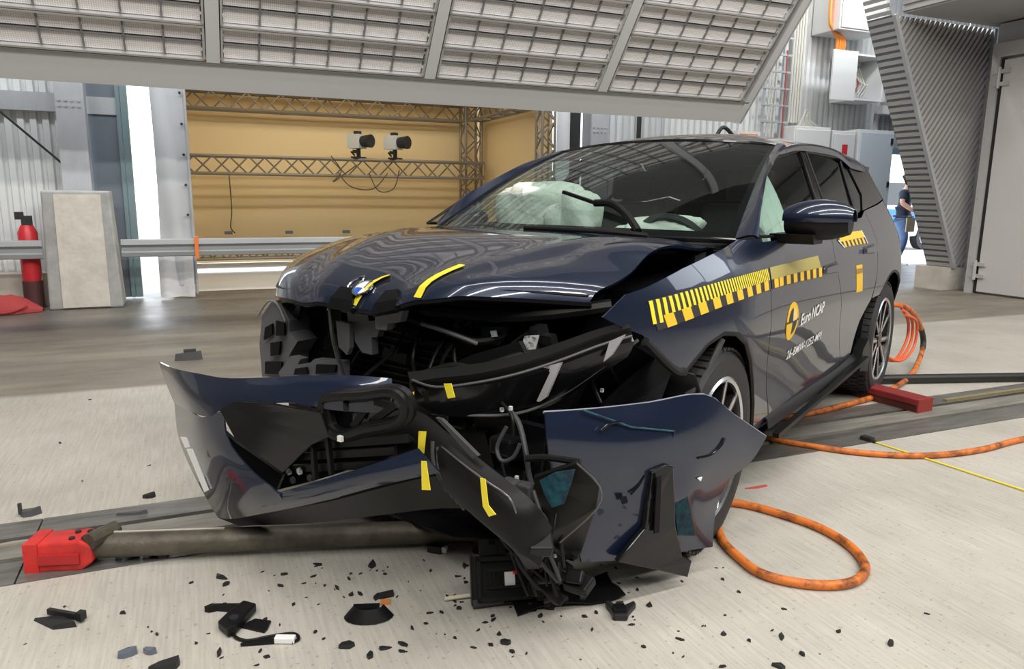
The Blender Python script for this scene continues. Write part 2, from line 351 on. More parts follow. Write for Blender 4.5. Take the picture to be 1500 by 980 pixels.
for bi, (x0, x1) in enumerate([(-6.45, -4.36)] + [(a+.06, b-.06) for a, b in bays]):
    for r in range(7 if bi > 1 else 4):
        y0 = .03 + r * rh
        if y0 + rh > Ls: break
        bank = MB()
        for (a, b_, c, d) in ((x0+.01, x1-.01, y0, y0+.018), (x0+.01, x1-.01, y0+rh-.025, y0+rh-.007), (x0+.01, x0+.03, y0, y0+rh-.01), (x1-.03, x1-.01, y0, y0+rh-.01)):
            bank.box(a, b_, c, d, -.03, .05, RM)
        bk = rbuild(bank, 'cassette_frame', M_alu)
        n = 6; pw = (x1 - x0 - .06) / n
        grid = MB()
        for k in range(1, n): grid.box(x0+.03+k*pw-.008, x0+.03+k*pw+.008, y0+.018, y0+rh-.025, -.02, .02, RM)
        grid.box(x0+.03, x1-.03, y0+rh/2-.014, y0+rh/2-.006, -.02, .02, RM)
        g = grid.build('divider', M_rigd, bk)
        ph = (rh - .05) / 2
        if pw_me is None:
            q = MB().box(-pw/2+.014, pw/2-.014, -ph/2+.008, ph/2-.008, -.03, 0)
            for sx in (-1, 1):
                q.box(sx*(pw/2-.008)-.010, sx*(pw/2-.008)+.010, -.012, .012, -.01, .008)
            pw_me = q.mesh('lamp_plate'); pw_me.materials.append(M_plate)
        for k in range(n):
            for s in (0, 1):
                p = RM @ Vector((x0 + .03 + (k+.5)*pw, y0 + .018 + ph/2 + s*(ph+.012) - .002, 0))
                link('lamp_plate', pw_me, bk, p, RM.to_euler())
for x in (-3.2, -1, 1.2, 3.4):
    rbuild(MB().cyl(RM @ Vector((x, Ls-.1, -.1)), RM @ Vector((x, Ls-.1, -.1)) + Vector((0, 0, .9)), .02, 6), 'hanger', M_rigd)

# ---- concrete block, guard rail, canister and red cloth
M_conc = mat('block_concrete', (.60, .56, .50), .75, noise=(4, (.48, .445, .39), (.35, .65), (1, 1, 1)), bump=(12, .3, (1, 1, 1)))
M_conc2 = mat('block_edge', (.37, .37, .36), .75, noise=(6, (.28, .28, .27), (.35, .65), (1, 1, 1)))
bl = thing('concrete_block', 'tall worn concrete block standing before the steel column', 'block', wn(-1.1, 9.45), TH)
b = MB(); b.add([(-.35, -.26, 0), (.36, -.26, 0), (.36, .17, 0), (-.35, .17, 0), (-.33, -.22, 1.27), (.31, -.22, 1.27), (.31, .15, 1.27), (-.33, .15, 1.27)], [(0,3,2,1),(4,5,6,7),(0,1,5,4),(1,2,6,5),(2,3,7,6),(3,0,4,7)])
bevel(b.build('body', M_conc2, bl), .02)
b = MB(); b.add([(-.22, -.275, .02), (.235, -.275, .02), (-.215, -.231, 1.23), (.225, -.231, 1.23), (-.22, -.25, .02), (.235, -.25, .02), (-.215, -.215, 1.23), (.225, -.215, 1.23)], [(0,1,3,2),(4,6,7,5),(0,2,6,4),(1,5,7,3),(2,3,7,6),(0,4,5,1)])
b.build('bare_patch', M_conc, bl)
def guard_rail(name, lab, a0, a1, posts):
    g = thing(name, lab, 'guard rail', wn((a0+a1)/2, 9.3), TH); h = (a1-a0)/2
    prof = [(0, .545), (-.05, .555), (-.06, .60), (-.02, .63), (-.02, .655), (-.06, .685), (-.05, .735), (0, .745)]
    b = MB(); n = len(prof); vs = [(x, y, z) for x in (-h, h) for y, z in prof] + [(x, y+.008, z) for x in (-h, h) for y, z in prof]; fs = []
    for i in range(n-1): fs += [(i, i+1, n+i+1, n+i), (2*n+i, 3*n+i, 3*n+i+1, 2*n+i+1)]
    fs += [(0, n, 3*n, 2*n), (n-1, 3*n-1, 4*n-1, 2*n-1)]
    b.add(vs, fs); b.build('rail_beam', mat('rail_zinc', (.34, .355, .365), .6, .15, noise=(3, (.28, .29, .30), (.3, .7), (.3, 1, 1))), g, smooth=True, angle=50)
    for p in posts: MB().box(p-h-.03, p-h+.03, .02, .1, 0, .72).build('post', M_grey, g)
    return g
guard_rail('guard_rail', 'grey steel guard rail running left from the concrete block', -6, -1.47, (.5, 2.5))
gr2 = guard_rail('guard_rail', 'grey steel guard rail crossing in front of the yellow tent', -.72, 5.1, (2.82, 5.3))
M_orange = mat('orange_strap', (.75, .20, .04), .5)
tag(MB().box(.03, .07, 9.225, 9.32, .52, .77).build('lashing_strap', M_orange, rotz=TH), 'orange lashing strap wrapped round the guard rail', 'strap')
M_red = mat('red_paint', (.55, .03, .04), .35); M_blk = mat('black_rubber', (.02, .02, .022), .5)
fx = thing('fire_extinguisher', 'red canister with black top behind the guard rail', 'extinguisher', wn(-1.62, 9.45), TH)
MB().lathe([(.0, .30), (.09, .30), (.095, .33), (.095, .82), (.06, .90), (0, .90)], 14, close=False).build('tank', M_red, fx, True)
MB().lathe([(0, .0), (.1, 0), (.1, .30), (0, .30)], 14, close=False).build('stand', mat('stand_dark', (.08, .03, .03), .6), fx, True)
MB().box(-.04, .05, -.05, .05, .90, 1.0).box(-.10, -.02, -.02, .02, .96, 1.04).build('valve', M_blk, fx)
rc = thing('red_cloth', 'crumpled red bag on the floor left of the concrete block', 'bag', wn(-1.92, 9.15), TH)
rows = []
for i in range(13):
    u = i/12; row = []
    for j in range(11):
        v = j/10*2*PI; r = math.sin(PI*min(max(u, .02), .98))**.6
        z = .17*max(0, math.sin(v*.5))*r*(1+.25*math.sin(u*13+j))
        row.append((-.42+.84*u, .22*math.cos(v/2)*r*(1+.12*math.sin(i*2.3)), .005+z))
    rows.append(row)
MB().sheet(rows, .006).build('bag', mat('red_fabric', (.28, .03, .03), .8), rc, True)
MB().tube(spline([(-.3, -.13, .09), (-.1, -.22, .03), (.15, -.22, .03), (.3, -.13, .08)], 5), .012, 6).build('strap', mat('red_dark', (.25, .02, .02), .7), rc)
# ---- tarp flap by the gap
def tarp(name, lab, cat, pts0, pts1, z0, z1, wav, m, nz=14, nx=10, parent=None, nm=None):
    rows = []
    for i in range(nz+1):
        t = i/nz; row = []
        for j in range(nx+1):
            u = j/nx; a = pts0[0]+(pts1[0]-pts0[0])*u; y = pts0[1]+(pts1[1]-pts0[1])*u
            k = wav*math.sin(u*7+t*3)*math.sin(t*4+u*2); row.append((a, y+k, z0+(z1-z0)*t))
        rows.append(row)
    o = MB().sheet(rows, .006).build(nm or name, m, parent, True, 60, rotz=None if parent else TH)
    if parent is None: tag(o, lab, cat)
    return o
M_tarp = mat('grey_tarp', (.50, .51, .53), .5, bump=(3, .5, (1, 1, .5)))
tf = thing('tarp_curtain', 'pale grey tarp curtain hanging beside the bright gap', 'tarp', wn(-.22, 9.8), TH)
rows = [[(-.14+.38*j/8 + (.03*math.sin(t*3) if j == 0 else 0), .03*math.sin(j*.9+t*4)+.02*math.sin(t*9), .16+2.75*t) for j in range(9)] for t in [i/18 for i in range(19)]]
MB().sheet(rows, .008).build('sheet', M_tarp, tf, True, 70)
MB().cyl((.245, -.01, .05), (.245, -.01, 2.95), .018, 8).build('pole', M_grey, tf)
for k in range(8): MB().cyl((.20, -.05, .3+k*.35), (.20, -.02, .3+k*.35), .016, 8).build('eyelet', M_blk, tf)
rows = [[(-.16+.38*j/8, -.06-.04*math.sin(j)+.05*t, .02+.5*t) for j in range(9)] for t in [i/6 for i in range(7)]]
MB().sheet(rows, .008).build('lower_flap', mat('tarp_white', (.6, .6, .6), .5, bump=(6, .6, (1, 1, 1))), tf, True, 70)
t2 = tarp('tarp_strip', 'narrow white tarp strip right of the truss post', 'tarp', (4.93, 9.85), (5.14, 9.85), .05, 2.9, .01, mat('white_tarp', (.60, .61, .62), .5, bump=(4, .4, (1, 1, 1))))

# ---- yellow tent with trusses
M_yel = mat('yellow_sheet', (.80, .61, .32), .6, bump=(1.2, .35, (1, 1, 1)))
tent = thing('tent', 'yellow sheeted tent booth standing in the open gate', 'tent', wn(2.4, 11.4), TH)
T0 = Vector((2.4, 11.4, 0))
def tsheet(name, a, b, z0, z1, wav): tarp(None, None, None, (a[0]-2.4, a[1]-11.4), (b[0]-2.4, b[1]-11.4), z0, z1, wav, M_yel, 16, 16, tent, name)
tsheet('back_sheet', (-.4, 13.1), (5.0, 13.1), .13, 3.2, .02)
tsheet('side_sheet', (4.95, 13.05), (4.9, 9.95), .05, 3.1, .04)
tsheet('side_sheet', (-.25, 9.95), (-.35, 13.05), .05, 3.1, .02)
MB().box(-2.7, 2.55, -1.4, 1.7, 3.2, 3.23).build('roof_sheet', M_yel, tent)
MB().cyl((-2.6, 1.25, 2.93), (2.3, 1.25, 2.93), .07, 12).build('rolled_blind', M_yel, tent, True)
MB().box(-2.6, 2.4, 1.55, 1.62, .05, .13).build('bottom_bar', mat('pale_bar', (.7, .7, .7), .5), tent)
for k in range(5): MB().box(-1.9+k*.95, -1.78+k*.95, 1.5, 1.56, .60, .65).build('clip', M_dkgrey, tent)
M_truss = mat('truss_alu', (.24, .21, .17), .42, .4)
def truss(lab, A, B, s=.27, seg=None, roll=None):
    A = Vector(A); B = Vector(B); d = B - A; L = d.length; d.normalize()
    up = Vector((0, 0, 1)) if abs(d.z) < .9 else Vector((0, 1, 0)); r = d.cross(up).normalized(); up = r.cross(d)
    t = thing('truss', lab, 'truss', wn(A.x, A.y, A.z if abs(d.z) > .9 else 0), TH); A0 = Vector((A.x, A.y, A.z if abs(d.z) > .9 else 0)); A = A - A0
    cs = [(-1, -1), (1, -1), (1, 1), (-1, 1)]
    for sx, sy in cs:
        o = r*sx*s/2 + up*sy*s/2; MB().cyl(A+o, A+d*L+o, .022, 8).build('chord', M_truss, t, True)
    n = seg or max(2, round(L/s))
    for (c0, c1) in ((0, 3), (1, 2), (0, 1), (3, 2)):
        br = MB()
        for k in range(n):
            p = A + d*(L*k/n); q = A + d*(L*(k+1)/n); a, b2 = (c0, c1) if (k + (c0 == 1)) % 2 == 0 else (c1, c0)
            oa = r*cs[a][0]*s/2+up*cs[a][1]*s/2; ob = r*cs[b2][0]*s/2+up*cs[b2][1]*s/2
            br.cyl(p+oa, q+ob, .012, 6)
        br.build('bracing', M_truss, t, True)
    for e in (A, A+d*L):
        fr = MB()
        for i in range(4):
            a, b2 = cs[i], cs[(i+1) % 4]; fr.cyl(e+r*a[0]*s/2+up*a[1]*s/2, e+r*b2[0]*s/2+up*b2[1]*s/2, .014, 6)
        fr.build('end_frame', M_truss, t)
    return t
truss('aluminium truss along the top of the tent back', (-.1, 12.7, 2.66), (4.5, 12.7, 2.66), .26)
truss('aluminium truss carrying the two cameras across the tent', (-.15, 12.3, 1.68), (4.72, 12.3, 1.68), .26)
truss('low aluminium truss along the foot of the tent back', (-.1, 12.7, .33), (4.5, 12.7, .33), .2)
truss('upright aluminium truss in the far tent corner', (4.66, 12.7, 0), (4.66, 12.7, 2.8), .29)
truss('aluminium truss along the top of the tent side', (4.66, 12.5, 2.66), (4.66, 10.1, 2.66), .26)
truss('upright aluminium truss at the front tent corner', (4.80, 9.95, 0), (4.80, 9.95, 2.9), .2)
M_cam = mat('camera_grey', (.52, .53, .52), .4)
for lab, a in (('left one of two high-speed cameras on the tent truss', 2.56), ('right one of two high-speed cameras on the tent truss', 3.16)):
    c = thing('camera', lab, 'camera', wn(a, 12.22, 1.825), TH + math.radians(38), 'high-speed cameras on the truss')
    MB().box(-.13, .13, -.05, .05, 0, .03).build('clamp', M_blk, c)
    MB().cyl((0, 0, .02), (0, 0, .16), .035, 8).box(-.16, -.06, -.05, -.01, .08, .13).cyl((-.1, 0, .05), (-.2, -.02, .1), .015, 6).build('tripod_head', M_blk, c)
    MB().box(-.10, .10, -.09, .15, .16, .38).build('body', M_cam, c)
    MB().cyl((0, -.09, .27), (0, -.26, .27), .085, 14, .105).build('lens', M_blk, c)
    MB().box(-.05, .05, -.03, .05, .38, .43).build('handle', M_blk, c)
M_cable = mat('cable_brown', (.10, .075, .05), .5)
for lab, pts in (('cable drooping below the left camera', [(2.2, 12.1, 1.6), (2.4, 12.1, 1.38), (2.75, 12.1, 1.35), (3.0, 12.1, 1.6)]),
                 ('cable looped below the right camera', [(2.7, 12.12, 1.6), (2.85, 12.12, 1.32), (3.1, 12.12, 1.36), (3.2, 12.12, 1.66)]),
                 ('cable tangled over the middle of the tent truss', [(2.1, 12.1, 1.85), (2.25, 12.1, 1.62), (2.12, 12.1, 1.45), (2.5, 12.1, 1.72)]),
                 ('thin cable hanging down the yellow back sheet', [(.62, 12.95, 1.6), (.63, 12.95, 1.0), (.60, 12.95, .72), (.66, 12.95, .62)])):
    tag(MB().tube(spline([Vector(p) for p in pts], 8), .009, 6).build('cable', M_cable, rotz=TH, smooth=True), lab, 'cable', 'cables in the tent')

# ---- right: slanted striped brace, canopy
M_str = mat('striped_cladding', (.46, .45, .44), .4, .3)
br = thing('striped_brace', 'slanted brace clad in ribbed grey metal beside the white door', 'brace', wn(10.0, 7.2), TH)
P4 = [(-1.68, 3.56), (.22, 3.56), (.22, .32), (-.03, .32)]
MB().prism(P4, .03, .42, 'y').build('core', M_dkgrey, br)
rib = MB(); nrm = Vector((.62, .785)); 
def clip(poly, o, d, L):
    # segment of the line o + t d inside the convex polygon
    t0, t1 = -L, L
    n = len(poly)
    for i in range(n):
        a = Vector(poly[i]); b2 = Vector(poly[(i+1) % n]); e = b2 - a; nn = Vector((e.y, -e.x)); den = nn.dot(d); num = nn.dot(a - o)
        if abs(den) < 1e-9:
            if nn.dot(o - a) > 0: return None
            continue
        t = num/den
        if den > 0: t1 = min(t1, t)
        else: t0 = max(t0, t)
    return (t0, t1) if t1 > t0 else None
poly_cw = [Vector(p) for p in P4][::-1]
d = Vector((.60, .80)); nn = Vector((.80, -.60)); k = -3.2
while k < 3.2:
    o = Vector((-.4, 2.2)) + nn*k; s = clip(poly_cw, o, d, 6)
    if s and s[1]-s[0] > .06:
        a = o + d*(s[0]+.02); b2 = o + d*(s[1]-.02)
        MB().beam((a.x, .015, a.y), (b2.x, .015, b2.y), .042, .03, (0, 1, 0)).build('rib', M_str, br)
    k += .074
a = Vector((-1.68, 0, 3.56)); b2 = Vector((-.03, 0, .32)); dd = (b2-a); Ln = dd.length; dd.normalize()
n = 40
for k in range(-8, n):
    p = a + dd*(Ln*(k+.5)/n); 
    MB().beam(p+Vector((.0, .02, -.005)), p+Vector((.0, .40, -.005)), .05, .03, dd.cross(Vector((0, 1, 0)))).build('slat', M_str, br)
MB().beam(a+Vector((0, -.005, 0)), b2+Vector((0, -.005, 0)), .05, .05).build('edge_trim', M_grey, br)
MB().beam((.22, -.005, 3.56), (.22, -.005, .32), .05, .05).build('edge_trim', M_grey, br)
MB().box(-.22, .24, .02, .45, 0, .32).build('foot_block', M_conc, br)
cn = thing('canopy', 'grey canopy slab above the striped brace at top right', 'canopy', wn(11.0, 6.4, 3.58), TH)
MB().box(-2.55, 4.9, -2.2, .78, 0, .5).build('slab', mat('canopy_grey', (.42, .42, .43), .5), cn)
for k in range(6): MB().box(-2.55, 4.9, .78, .80, .02+k*.08, .06+k*.08).build('slat', M_str, cn)
for k in range(6): MB().box(-2.58, -2.55, -2.2, .78, .02+k*.08, .06+k*.08).build('slat', M_str, cn)

# ---- electrical gear on the back wall
M_cab = mat('cabinet_white', (.70, .71, .71), .45, .1); M_cab2 = mat('cabinet_blue', (.60, .66, .72), .45, .1)
def cabinet(lab, a0, a1, y, z0, z1, m, dep=.35, handle=True, sign=False):
    c = thing('electrical_cabinet', lab, 'cabinet', wn((a0+a1)/2, y, 0), TH); w = (a1-a0)/2
    bevel(MB().box(-w, w, 0, dep, z0, z1).build('body', M_cab, c), .01)
    dr = bevel(MB().box(-w+.03, w-.03, -.025, 0, z0+.04, z1-.05).build('door', m, c), .008)
    if handle:
        for z in (z1-.18, z1-.9, z1-1.3): MB().box(w-.1, w-.06, -.045, -.025, z-.05, z+.05).build('lock', M_blk, dr)
    if sign: MB().box(-.05, .07, -.03, -.024, z1-.48, z1-.22).build('red_sign', M_red, dr)
    if z0 > .01: MB().box(-w, w, .02, dep, 0, z0).build('plinth', M_dkgrey, c)
    return c
cabinet('low white electrical cabinet with cables entering its top', 9.02, 9.80, 9.50, .1, 2.42, M_cab, handle=False)
cabinet('narrow white electrical cabinet with a red sign', 9.84, 10.36, 9.50, .1, 2.38, M_cab, handle=False, sign=True)
cabinet('tall bluish electrical cabinet beside the doorway', 10.38, 11.20, 9.45, .1, 2.42, M_cab2)
ub = thing('junction_box', 'closed grey junction box high on the wall at top', 'box', wn(10.05, 9.3, 3.9), TH)
bevel(MB().box(-.47, .50, 0, .58, 0, 1.0).build('body', M_cab, ub), .012)
MB().box(-.45, .48, -.02, 0, .03, .97).build('lid', mat('lid_grey', (.47, .47, .46), .45), ub)
jb = thing('junction_box', 'open grey junction box full of wires on the wall', 'box', wn(10.12, 9.35, 2.86), TH)
MB().box(-.04, .58, .46, .5, 0, .72).box(-.06, -.04, 0, .5, 0, .72).box(.56, .58, 0, .5, 0, .72).box(-.04, .56, 0, .5, 0, .03).box(-.04, .56, 0, .5, .69, .72).build('body', M_cab, jb)
MB().box(-.58, -.06, -.03, .0, -.02, .74).build('lid', M_cab, jb)
MB().box(.58, .66, -.06, .02, 0, .7).build('lid_edge', M_frame, jb)
for k in range(4): MB().box(0, .5, .40, .46, .08+k*.15, .13+k*.15).build('terminal_strip', M_frame, jb)
for k, cc in enumerate([(.6, .6, .55), (.6, .6, .55), (.55, .55, .10), (.5, .05, .05), (.6, .6, .55), (.6, .6, .55), (.6, .6, .5)]):
    x = .04 + k*.07
    MB().tube(spline([(x, .42, .6), (x+.03, .3, .5-.03*k), (x+.1, .3, .3), (x+.05, .38, .12)], 5), .010, 6).build('wire', mat('wire%d' % k, cc, .5), jb)
M_orc = mat('orange_cable', (.78, .26, .05), .45); M_whc = mat('white_conduit', (.58, .57, .52), .5)
oc = thing('orange_cable_bundle', 'orange power cables running down to the open junction box', 'cable', wn(9.6, 9.45, 3.5), TH)
for k in range(4):
    MB().tube(spline([(-.08+.02*k, .02*k, 1.5), (-.08+.02*k, .02*k, .62), (.0+.03*k, .02*k, .42), (.16+.05*k, .05, .30), (.20+.05*k, .1, .06)], 6), .026, 8).build('cable', M_orc, oc, True)
for k, w_ in enumerate(('leftmost', 'second from left', 'middle', 'second from right', 'rightmost')):
    tag(MB().cyl(wn(9.17+k*.055, 9.82, 2.5), wn(9.17+k*.055, 9.82, 4.4), .024, 8).build('conduit_pipe', M_whc, smooth=True), 'white conduit pipe beside the orange cables, %s of five' % w_, 'pipe', 'white conduit pipes')
lad = thing('cable_ladder', 'steel cable ladder with thin pipes on the back wall', 'cable ladder', wn(8.75, 9.75, 0), TH)
for x in (-.16, .2): MB().box(x-.015, x+.015, 0, .04, 1.9, 4.3).build('side_rail', M_grey, lad)
for k in range(11): MB().box(-.22, .34, -.02, .01, 1.95+k*.26, 1.98+k*.26).build('rung', M_grey, lad)
for x in (-.08, -.02, .05): MB().cyl((x, .0, 1.9), (x, .0, 4.2), .012, 6).build('pipe', M_whc, lad)
tag(MB().cyl(wn(8.98, 9.74, 1.9), wn(8.98, 9.74, 3.6), .015, 6).build('red_pipe', mat('dull_red', (.30, .06, .05), .5)), 'thin red pipe on the back wall beside the cable ladder', 'pipe')
whx = MB()
for k in range(5): whx.tube(spline([(0+.04*k, 0, 0), (.05+.02*k, -.05, .18+.05*(k % 3)), (.12+.03*k, 0, .12), (.25+.07*k, 0, .0)], 6), .013, 6)
tag(whx.build('white_cables', M_whc, rotz=TH, loc=wn(9.28, 9.7, 2.42), smooth=True), 'white cables looping into the top of the low cabinet', 'cable')
tag(MB().box(0, .42, -.1, .02, 0, .14).build('lamp_fitting', mat('fitting_white', (.7, .7, .7), .4), rotz=TH, loc=wn(11.15, 9.8, 2.73)), 'small white fitting box above the blue doorway', 'lamp')
tag(MB().cyl(wn(6.28, 9.8, 0), wn(6.28, 9.8, 3.2), .035, 8).build('pole', M_blk), 'black pole against the wall behind the car roof', 'pole')
tag(MB().cyl(wn(6.70, 9.8, 0), wn(6.70, 9.8, 3.2), .03, 8).build('pole', M_grey), 'grey pole against the wall behind the car roof', 'pole')
mo = thing('control_panel', 'small white control panel with orange strip behind car roof', 'control panel', wn(7.85, 9.2, 0), TH)
MB().cyl((0, .1, 0), (0, .1, 1.95), .03, 8).build('stand', M_grey, mo)
MB().box(-.22, .22, 0, .1, 1.92, 2.26).build('casing', M_cab, mo); MB().box(-.17, .16, -.012, 0, 2.14, 2.22).build('orange_strip', M_orange, mo)
MB().box(.10, .17, -.014, 0, 2.02, 2.08).build('green_lamp', mat('green_lamp', (.05, .5, .3), .4), mo); MB().box(-.12, .06, -.014, 0, 1.98, 2.08).build('display', M_dkgrey, mo)
MB().tube(spline([(-.22, .05, 2.15), (-.45, .05, 2.3), (-.6, .05, 2.05), (-.62, .05, 1.6)], 6), .03, 8).build('hose', M_blk, mo)
tag(MB().cyl(wn(-2.0, 9.72, 2.3), wn(-1.2, 9.72, 1.5), .012, 6).build('stay_cable', M_blk), 'black stay cable slanting across the left wall', 'cable')
# ================================================================ the wrecked car (frame: x forward, y left, z up; origin under the rear axle)
car = thing('car', 'dark blue sport utility car with crushed front end', 'car', (1.668, 5.306, 0), math.radians(232.8))
M_paint = mat('navy_paint', (.010, .017, .042), .28, .35, coat=1.0, coatr=.015); M_paint.node_tree.nodes['Principled BSDF'].inputs['Coat IOR'].default_value = 1.46
M_pblk = mat('gloss_black', (.006, .006, .007), .14, spec=.45)
M_plast = mat('black_plastic', (.008, .008, .0085), .38, spec=.25)
M_dark = mat('engine_black', (.004, .0045, .006), .45, spec=.15)
M_grypl = mat('grey_plastic', (.05, .05, .053), .45, spec=.3, bump=(30, .2, (1, 1, 1)))
M_gls_rear = mat('tinted_glass', (.03, .032, .035), .03, coat=.3)
M_chrome = mat('chrome', (.65, .65, .66), .18, 1.0)
M_yel2 = mat('marker_yellow', (.86, .53, .03), .45); M_yel3 = mat('tape_yellow', (.88, .72, .04), .5); M_wht = mat('marker_white', (.80, .80, .80), .5)
M_mblk = mat('marker_black', (.03, .03, .033), .5); M_olive = mat('tape_olive', (.42, .35, .10), .45)
M_teal2 = mat('teal_scuff', (.015, .09, .12), .6, noise=(40, (.012, .03, .05), (.4, .62), (1, 1, 1)))
M_fab = mat('airbag_fabric', (.74, .76, .70), .75, bump=(16, .5, (1, 1, 1)))
M_int = mat('cabin_dark', (.022, .022, .024), .6)
def glass_material(name, tint, fac):
    m = bpy.data.materials.new(name); m.use_nodes = True; t = m.node_tree; t.nodes.clear()
    out = N_(t, 'ShaderNodeOutputMaterial'); tr = N_(t, 'ShaderNodeBsdfTransparent'); tr.inputs['Color'].default_value = (*tint, 1)
    gl = N_(t, 'ShaderNodeBsdfGlossy'); gl.inputs['Roughness'].default_value = .02; gl.inputs['Color'].default_value = (.9, .95, .95, 1)
    fr = N_(t, 'ShaderNodeFresnel', IOR=1.5); mx = N_(t, 'ShaderNodeMixShader'); ge = N_(t, 'ShaderNodeNewGeometry')
    iv = N_(t, 'ShaderNodeMath', operation='SUBTRACT'); iv.inputs[0].default_value = 1; t.links.new(ge.outputs['Backfacing'], iv.inputs[1]); mu = N_(t, 'ShaderNodeMath', operation='MULTIPLY')
    t.links.new(fr.outputs[0], mu.inputs[0]); t.links.new(iv.outputs[0], mu.inputs[1]); t.links.new(mu.outputs[0], mx.inputs[0]); t.links.new(tr.outputs[0], mx.inputs[1]); t.links.new(gl.outputs[0], mx.inputs[2]); t.links.new(mx.outputs[0], out.inputs['Surface'])
    return m
M_ws = glass_material('windshield_glass', (.80, .86, .84), .1); M_sg = glass_material('side_glass', (.85, .90, .88), .1); M_tg = glass_material('privacy_glass', (.40, .42, .42), .1)
KN = [(.10, .84), (.20, .88), (.28, .905), (.40, .922), (.50, .922), (.62, .932), (.75, .947), (.92, .940), (1.0, .927), (1.06, .91), (1.10, .893), (1.25, .812), (1.40, .727), (1.55, .635), (1.62, .57), (1.70, .47)]
def cr(kn, x):
    n = len(kn); i = n - 2
    if x <= kn[0][0]: return kn[0][1] + (kn[1][1]-kn[0][1])/(kn[1][0]-kn[0][0])*(x-kn[0][0])
    for k in range(n-1):
        if x < kn[k+1][0]: i = k; break
    def sl(k):
        a, b = kn[max(k-1, 0)], kn[min(k+1, n-1)]; return (b[1]-a[1])/(b[0]-a[0])
    h = kn[i+1][0]-kn[i][0]; t = min((x-kn[i][0])/h, 1); a, b = kn[i][1], kn[i+1][1]; m0, m1 = sl(i)*h, sl(i+1)*h
    return (2*t**3-3*t*t+1)*a+(t**3-2*t*t+t)*m0+(-2*t**3+3*t*t)*b+(t**3-t*t)*m1
def ys(x, z):
    y = cr(KN, z)
    if x > 2.5: y -= .15*((x-2.5)/1.15)**2.2
    if x < -.2: y -= .22*((-.2-x)/.62)**2
    g = math.exp(-((z-.72)/.28)**2)
    return y + .022*g*(math.exp(-((x-2.78)/.5)**2)+math.exp(-(x/.5)**2))
def inset(poly, d):
    n = len(poly); P = [Vector(p) for p in poly]; A = sum(P[i].x*P[(i+1) % n].y-P[(i+1) % n].x*P[i].y for i in range(n)); s = 1 if A > 0 else -1; out = []
    for i in range(n):
        e0 = (P[i]-P[i-1]).normalized(); e1 = (P[(i+1) % n]-P[i]).normalized(); n0 = Vector((-e0.y, e0.x))*s; n1 = Vector((-e1.y, e1.x))*s
        b = n0+n1; L = b.length
        if L < 1e-6: out.append(P[i]+n0*d); continue
        b /= L; c = max(b.dot(n0), .35); out.append(P[i]+b*(d/c))
    return [tuple(p) for p in out]
def surf_mesh(name, polys, f, off, t, sgn, step, m):
    """polys in (x, z) mapped to the body side y = f(x, z); front skin carries the surface's own normals"""
    V, F, LN = [], [], []
    def nrm(x, z):
        e = .004; n = Vector((-(f(x+e, z)-f(x-e, z))/(2*e), 1, -(f(x, z+e)-f(x, z-e))/(2*e))); n.normalize(); n.y *= sgn; return n
    bm = bmesh.new()
    for poly in polys: 
        vs = [bm.verts.new((a, b, 0)) for a, b in poly]; bm.faces.new(vs)
    bm.normal_update(); bmesh.ops.triangulate(bm, faces=bm.faces[:], ngon_method='EAR_CLIP')
    xs = [v.co.x for v in bm.verts]; zs = [v.co.y for v in bm.verts]
    if step:
        k = math.ceil(min(xs)/step)
        while k*step < max(xs): bmesh.ops.bisect_plane(bm, geom=bm.verts[:]+bm.edges[:]+bm.faces[:], plane_co=(k*step, 0, 0), plane_no=(1, 0, 0), dist=1e-5); k += 1
        k = math.ceil(min(zs)/step)
        while k*step < max(zs): bmesh.ops.bisect_plane(bm, geom=bm.verts[:]+bm.edges[:]+bm.faces[:], plane_co=(0, k*step, 0), plane_no=(0, 1, 0), dist=1e-5); k += 1
    bmesh.ops.remove_doubles(bm, verts=bm.verts[:], dist=1e-5)
    bm.verts.index_update(); nv = len(bm.verts); Nn = []
    for v in bm.verts:
        x, z = v.co.x, v.co.y; n = nrm(x, z); Nn.append(n); V.append(Vector((x, sgn*(f(x, z)+off), z)))
    V += [V[i]-Nn[i]*t for i in range(nv)]
    for fc in bm.faces:
        ix = [v.index for v in fc.verts]; a, b, c = V[ix[0]], V[ix[1]], V[ix[2]]
        if (b-a).cross(c-a).dot(Nn[ix[0]]) < 0: ix = ix[::-1]
        F.append(ix); LN += [Nn[i] for i in ix]
        F.append([i+nv for i in ix[::-1]]); LN += [-Nn[i] for i in ix[::-1]]
    for e in bm.edges:
        if len(e.link_faces) == 1:
            a, b = e.verts[0].index, e.verts[1].index; q = [a, b, b+nv, a+nv]
            fn = (V[b]-V[a]).cross(V[a+nv]-V[a])
            cen = e.link_faces[0].calc_center_median(); mid = (e.verts[0].co+e.verts[1].co)/2; ow = mid-cen; ow = Vector((ow.x, 0, ow.y))
            if fn.length > 1e-12: fn.normalize()
            if fn.dot(ow) < 0: q = q[::-1]; fn = -fn
            F.append(q); LN += [fn]*4
    bm.free()
    me = bpy.data.meshes.new(name); me.from_pydata([tuple(v) for v in V], [], F); me.polygons.foreach_set('use_smooth', [True]*len(F))
    me.normals_split_custom_set([tuple(n) for n in LN]); me.materials.append(m); return me
def panel(name, poly, m, parent, off=0.0, t=.006, sgn=1, step=.07, gap=.0025, f=None):
    p = inset(poly, gap) if gap else poly
    return link(name, surf_mesh(name, [p], f or ys, off, t, sgn, step, m), parent)
def decal(name, polys, m, parent, off=.0016, sgn=1):
    return link(name, surf_mesh(name, polys, ys, off, .0012, sgn, .05, m), parent)
